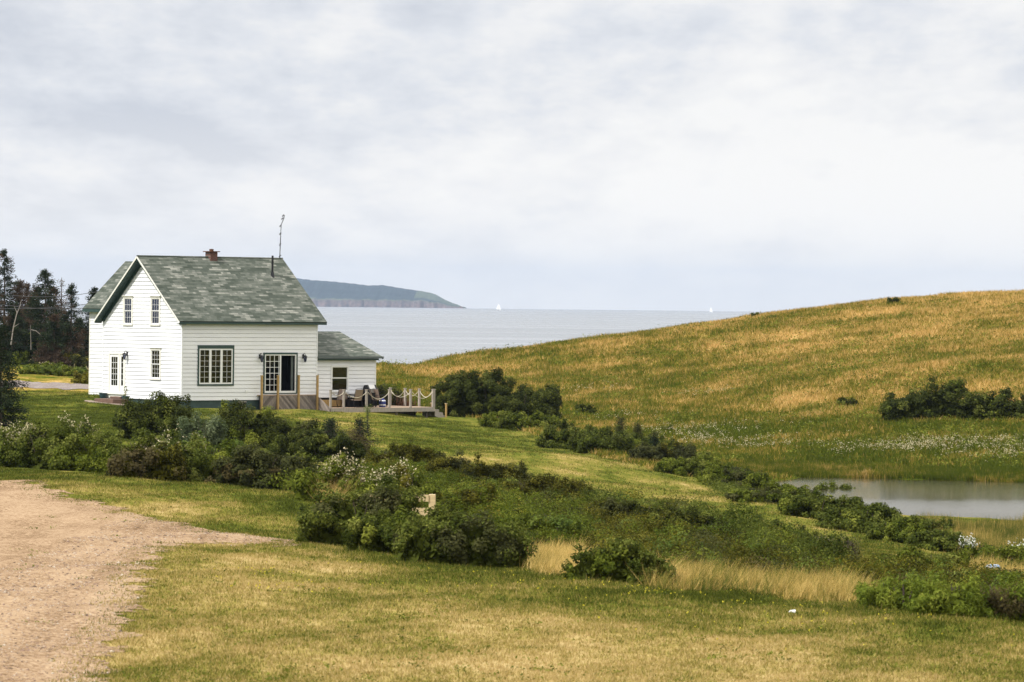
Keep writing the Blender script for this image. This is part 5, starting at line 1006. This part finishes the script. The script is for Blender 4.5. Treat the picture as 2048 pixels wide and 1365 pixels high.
# ------------------------------------------------------------------ conifers
def quads_along(P, D, n_per, size, asp, jit):
    Q1 = np.repeat(P, n_per, 0); D1 = np.repeat(D, n_per, 0); n = len(Q1); Q1 = Q1+RNG.normal(0, jit, (n, 3)); a = D1+RNG.normal(0, .55, (n, 3)); a /= np.linalg.norm(a, axis=1)[:, None]
    b = np.cross(a, RNG.normal(size=(n, 3))); b /= np.linalg.norm(b, axis=1)[:, None]; s = (size*RNG.uniform(.6, 1.3, n))[:, None]
    return np.stack([Q1-b*s*asp*.5, Q1+a*s*.5-b*s*asp*.3, Q1+a*s, Q1+a*s*.5+b*s*asp*.5], 1).reshape(-1, 3)
def spruce(name, label, px, yt, Y, rw, p='spruce', fill=1., p2=None, base=.08, seed=0, lean=0., size=.16, cat='tree', group='spruce trees left of the house', yb=None, WF_=2.0, step=.2, per0=22):
    """rw: crown half-width in photograph pixels near the bottom; fill: how much of the needles is left"""
    rg = np.random.default_rng(seed+11); X = (px-1024)*Y/F; g = np.array([X, Y, float(hz(X, Y))]); Hh = at(px, yt, Y)[2]-g[2]; R_ = rw*Y/F*WF_
    root = empty(name, g, 0, label=label, cat=cat, group=group); tr = MB(); tr.tube([(lean*Hh*t_**1.5, 0, Hh*t_*.985-(.15 if t_ == 0 else 0)) for t_ in (0, .25, .5, .75, 1)], .016*Hh+.02, 7, .012); tr.build('trunk', M['bark'], root)
    br = MB(); Ps = []; Ds = []; cols = []; z = base*Hh
    while z < Hh*.98:
        f = z/Hh; rr = R_*((1-f)**.85)*min(1, .45+f*3)+.05*R_
        for k in range(rg.integers(3, 6)):
            a_ = rg.uniform(0, 2*math.pi); ln = rr*rg.uniform(.45, 1.2); el = .28*f-.12+rg.normal(0, .1); d = np.array([math.cos(a_)*math.cos(el), math.sin(a_)*math.cos(el), math.sin(el)])
            m_ = max(3, int(ln/step)); ts = np.linspace(.25 if ln > .5 else .05, 1, m_); c = np.array([lean*Hh*f**1.5, 0, z]); pts = c+d*(ts*ln)[:, None]; pts[:, 2] += ln*(-.30*ts+.22*ts**2)
            br.tube([c, pts[m_//2], pts[-1]], .012+.006*ln, 3, .005, cap=False)
            if rg.uniform() < fill:
                kk = np.ones(m_, bool) if fill > .6 else rg.uniform(size=m_) < .6
                Ps.append(pts[kk]); side = np.tile(d, (kk.sum(), 1)); Ds.append(side); cols.append(np.full(kk.sum(), rg.uniform(.1, .9)))
        z += Hh*.028*rg.uniform(.7, 1.3)
    br.tube([(0,0,base*Hh), (lean*Hh*.5,0,Hh*.6)], .02, 4); br.build('branches', M['bark'], root)['kind'] = 'stuff'
    if Ps:
        P = np.vstack(Ps); D = np.vstack(Ds); cc = np.concatenate(cols); per = per0 if fill > .6 else 5; V_ = quads_along(P, D, per, size, .42, .085)
        C_ = pal(p, np.repeat(cc, per)+RNG.normal(0, .15, len(P)*per))
        if p2: kk = np.repeat(n3(P, .9, seed) > .1, per); C_[kk] = pal(p2, RNG.uniform(0, 1, kk.sum()))
        npmesh('crown', V_, np.arange(len(V_)).reshape(-1,4), 4, M['needle'], root, colors=np.repeat(C_, 4, 0))
    return root
SPR = [('tall rusty brown spruce at the left edge of the picture',8,500,352,34,'rustspruce',1.,'spruce',1),('thin browning spruce beside the tall rusty one',38,560,356,24,'rustspruce',.8,'spruce',2),
 ('tall dense dark green spruce in the middle of the tree group',90,540,350,36,'spruce',1.,None,3),('half dead grey topped spruce right of the dense dark one',122,552,352,22,'rustspruce',.5,'twig',4),
 ('slender dark spruce nearest the power lines',142,563,346,22,'spruce',.75,'rustspruce',5),('dark spruce whose top shows just left of the house roof',188,572,352,20,'spruce',1.,None,6),
 ('low bare spruce between the rusty and the dense tree',62,590,362,26,'rustspruce',.7,'spruce',7),('spruce with drooping boughs filling the gap behind the slender one',158,640,366,20,'spruce',.9,'rustspruce',8),
 ('dark spruce half out of the picture at the far left',-30,535,358,40,'spruce',1.,'rustspruce',9),('short dark spruce in the lower middle of the tree group',108,630,345,24,'spruce',1.,'rustspruce',10),
 ('rusty spruce leaning between the tall rusty one and the dense dark one',54,566,368,30,'rustspruce',.9,'spruce',12),('dark spruce behind and left of the dense dark one',74,575,372,30,'spruce',1.,'rustspruce',13),('dark spruce behind and right of the dense dark one',106,572,370,28,'spruce',1.,'rustspruce',14),
 ('low dark spruce filling the foot of the tree group at the left',24,625,350,30,'spruce',1.,'rustspruce',15),('low dark spruce at the foot of the half dead one',132,632,350,26,'spruce',1.,'rustspruce',16),('browning spruce low behind the slender one',168,655,372,22,'rustspruce',1.,'spruce',17)]
for lb, px, yt, Y, rw, p, fl, p2, sd in SPR: spruce('spruce_tree', lb, px, yt, Y, rw, p, fl, p2, seed=sd)
spruce('spruce_tree','near dark spruce with spreading boughs cut by the left edge',2,650,178,74,'spruce',1.,'spruce',base=.02,seed=21,size=.11,group=None,WF_=1.1,step=.07,per0=14)
for lb, px, yt, Y, rw, sd in [('little dark spruce standing tallest in the shrub row by the path',1243,836,226,22,31),('little dark spruce beside the tallest one in the shrub row',1278,846,224,18,32),('tiny dark spruce right of the two little ones',1311,866,222,13,33)]:
    spruce('small_spruce', lb, px, yt, Y, rw, 'spruce', 1., 'olive', base=.03, seed=sd, size=.09, group='little spruces in the shrub row', WF_=1.1, step=.08, per0=6)
for lb, px, yt, Y, rw, p2, sd in [('small dark spruce bush below the left side of the deck',665,840,196,34,'spruce',41),('small browning spruce below the middle of the deck',722,838,192,28,'brown',42),]:
    spruce('small_spruce', lb, px, yt, Y, rw, 'spruce', 1., p2, base=.03, seed=sd, size=.09, group='small spruces on the lawn', WF_=1.7, step=.08, per0=6)
spruce('seedling', 'thin pale seedling standing alone on the lawn below the deck', 737, 812, 222, 9, 'bright', .55, None, base=.1, seed=43, size=.07, cat='seedling', group=None, WF_=1., step=.12, per0=3)
# bleached leaning snag
Y = 345; X = (25-1024)*Y/F; g = np.array([X, Y, float(hz(X, Y))]); q = lambda a, b: at(a, b, Y)-g
mb = MB(); mb.tube([q(22,690)*[1,1,1], q(27,655), q(33,630), q(40,612), q(43,600)], .06, 6, .02); sn = mb.build('dead_tree', M['bark_grey'], loc=g); tag(sn, 'bleached bare dead trunk leaning in front of the left spruces', 'dead tree'); mb = MB(); mb.tube([q(27,655), q(38,648)], .03, 5, .01); mb.tube([q(34,626), q(28,612)], .03, 5, .01); mb.build('limb', M['bark_grey'], sn)
X = (85-1024)*Y/F; g = np.array([X, Y, float(hz(X, Y))]); mb = MB(); mb.tube([q(62,660), q(72,662), q(88,676), q(104,700)], .035, 6, .02); mb.tube([q(62,700), q(61,650)], .03, 5, .01); tag(mb.build('fallen_branch', M['bark_grey'], loc=g), 'pale fallen branch arching among the shrubs under the spruces', 'dead branch')
# shrubs and rough growth in front of the spruces
for lb, x0, x1, yt, yb, p, p2 in [('broad green bush under the dense dark spruce',32,92,668,722,'mid','rosa'),('low green bush with cream flowers at the left under the spruces',-20,50,702,728,'mid','bright'),('low bush in the growth left of the far gravel road',78,130,706,732,'olive','gold'),
   ('bushy growth beside the left corner of the house',125,196,706,745,'olive','gold'),('golden green weeds by the road beside the house',150,200,742,768,'gold','mid'),('long low bank of green weeds beyond the road',40,165,726,752,'mid','bright')]:
    shrub('field_bush', lb, x0, x1, yt, yb, p, .14, 2, 1., .6, p2=p2, group='bushes beyond the gravel road')
# power lines
for lb, pts in [('highest power line between the spruces and the house',[(80,588),(190,580)]),('middle power line dipping behind the slender spruce',[(0,612),(90,613),(190,603)]),('lowest power line in front of the spruces',[(60,605),(130,616),(195,612)])]:
    mb = MB(); Yp = 338; a_, b_ = at(pts[0][0]-80, pts[0][1], Yp), at(pts[-1][0]+25, pts[-1][1], Yp-30)
    mb.tube([a_+(b_-a_)*t_-np.array([0,0,.35*4*t_*(1-t_)]) for t_ in np.linspace(0, 1, 9)], .018, 5); c = mb.build('power_line', M['wire']); tag(c, lb, 'power line', 'power lines left of the house')

# ------------------------------------------------------------------ sailboats
# sail sizes follow the height seen against the sky
def sailboat(px, yt, Y, mirror, label):
    X = (px-1024)*Y/F; g = (X, Y, sea_z(X, Y)); Hh = at(px, yt, Y)[2]-g[2]; s = Hh/13.; r = empty('sailboat', g, math.radians(35*mirror+(8 if px < 1200 else -5)), label=label, cat='sailboat', group='sailboats on the sea'); r.scale = (s, s, s)
    mb = MB(); secs = [(-4.6,1.0,1.15),(-2.5,1.45,1.05),(0,1.6,1.0),(2.5,1.2,1.15),(4.4,.3,1.35),(5.0,.02,1.45)]; vs = []
    for x_, w_, h_ in secs: vs += [(x_,-w_,h_),(x_,-w_*.75,.1),(x_,0,-.3),(x_,w_*.75,.1),(x_,w_,h_)]
    fs = [(i*5+j, (i+1)*5+j, (i+1)*5+j+1, i*5+j+1) for i in range(5) for j in range(4)]+[(i*5+4,(i+1)*5+4,(i+1)*5,i*5) for i in range(5)]+[(0,1,2,3,4)]; mb.add(vs, fs); mb.build('hull', M['hullw'], r)
    mb = MB(); mb.box((-1.8,-.7,1.0),(1.4,.7,1.5)); mb.build('cabin', M['fascia'], r)
    mb = MB(); mb.tube([(.6,0,1),(.6,0,13)], .09, 6); mb.build('mast', M['steel'], r)
    mb = MB(); n_ = 8
    def sail(p, q, t_, belly):
        p, q, t_ = map(lambda a_: np.array(a_, float), (p, q, t_)); V1 = []
        for i in range(n_+1):
            f = i/n_; a_ = p+(t_-p)*f; b_ = q+(t_-q)*f
            for k in range(5): u_ = k/4; V1.append(a_+(b_-a_)*u_+np.array([0, belly*4*u_*(1-u_)*(1-f), 0]))
        mb.add(V1, [(i*5+k, i*5+k+1, (i+1)*5+k+1, (i+1)*5+k) for i in range(n_) for k in range(4)])
    sail((.5,0,2.1),(-3.9,0,2.1),(.5,0,12.8),.5*mirror); mb.build('mainsail', M['sail'], r); mb = MB(); sail((.9,0,11.8),(4.9,0,1.6),(.9,0,11.8),0) if 0 else sail((4.8,0,1.6),(.2,.4,2.0),(.8,0,12.2),.5*mirror); mb.build('jib', M['sail'], r)
sailboat(996, 606.5, 7200, -1, 'white sailboat near the tip of the headland, left of the two'); sailboat(1421, 613.5, 7600, -1, 'white sailboat just above the hill slope, right of the two')

# stones lying on the gravel
n = 26000; x = RNG.uniform(-9, -1.5, n); y = 50+75*RNG.uniform(0, 1, n)**1.4; k = gravel_in(x, y); x, y = x[k], y[k]; n = len(x); z = hz(x, y)+.012; s = RNG.uniform(.012, .032, n)*RNG.choice([.7, 1, 1.5], n, p=[.6, .33, .07])
o8 = np.array([(1,0,0),(0,1,0),(-1,0,0),(0,-1,0),(0,0,1),(0,0,-1)]); Vv = np.stack([x, y, z], -1)[:, None]+o8[None]*(s[:, None, None]*RNG.uniform(.6, 1.2, (n, 6, 1)))*[1, 1, .6]
fa = np.array([(0,1,4),(1,2,4),(2,3,4),(3,0,4),(1,0,5),(2,1,5),(3,2,5),(0,3,5)]); Fc = (np.arange(n)[:, None, None]*6+fa[None]).reshape(-1, 3); cs = np.array([(.36,.27,.19),(.24,.16,.12),(.12,.085,.065),(.46,.39,.31)])[RNG.choice(4, n, p=[.4,.3,.15,.15])]
tag(npmesh('gravel_stones', Vv.reshape(-1, 3), Fc, 3, M['land'], colors=np.repeat(cs, 6, 0)), 'loose pinkish stones on the gravel yard', 'gravel', kind='stuff')

# ------------------------------------------------------------------ air
mb = MB(); mb.box((-16000,-500,-45),(16000,20500,160)); hzm = bpy.data.materials.new('haze_air'); hzm.use_nodes = True; t = hzm.node_tree; t.nodes.remove(t.nodes['Principled BSDF'])
pv = NN(t, 'ShaderNodeVolumePrincipled', {'Color': (.59,.75,1.,1), 'Density': 3.8e-5, 'Anisotropy': .2}); t.links.new(pv.outputs[0], t.nodes['Material Output'].inputs['Volume'])
tag(mb.build('haze', hzm), kind='stuff')
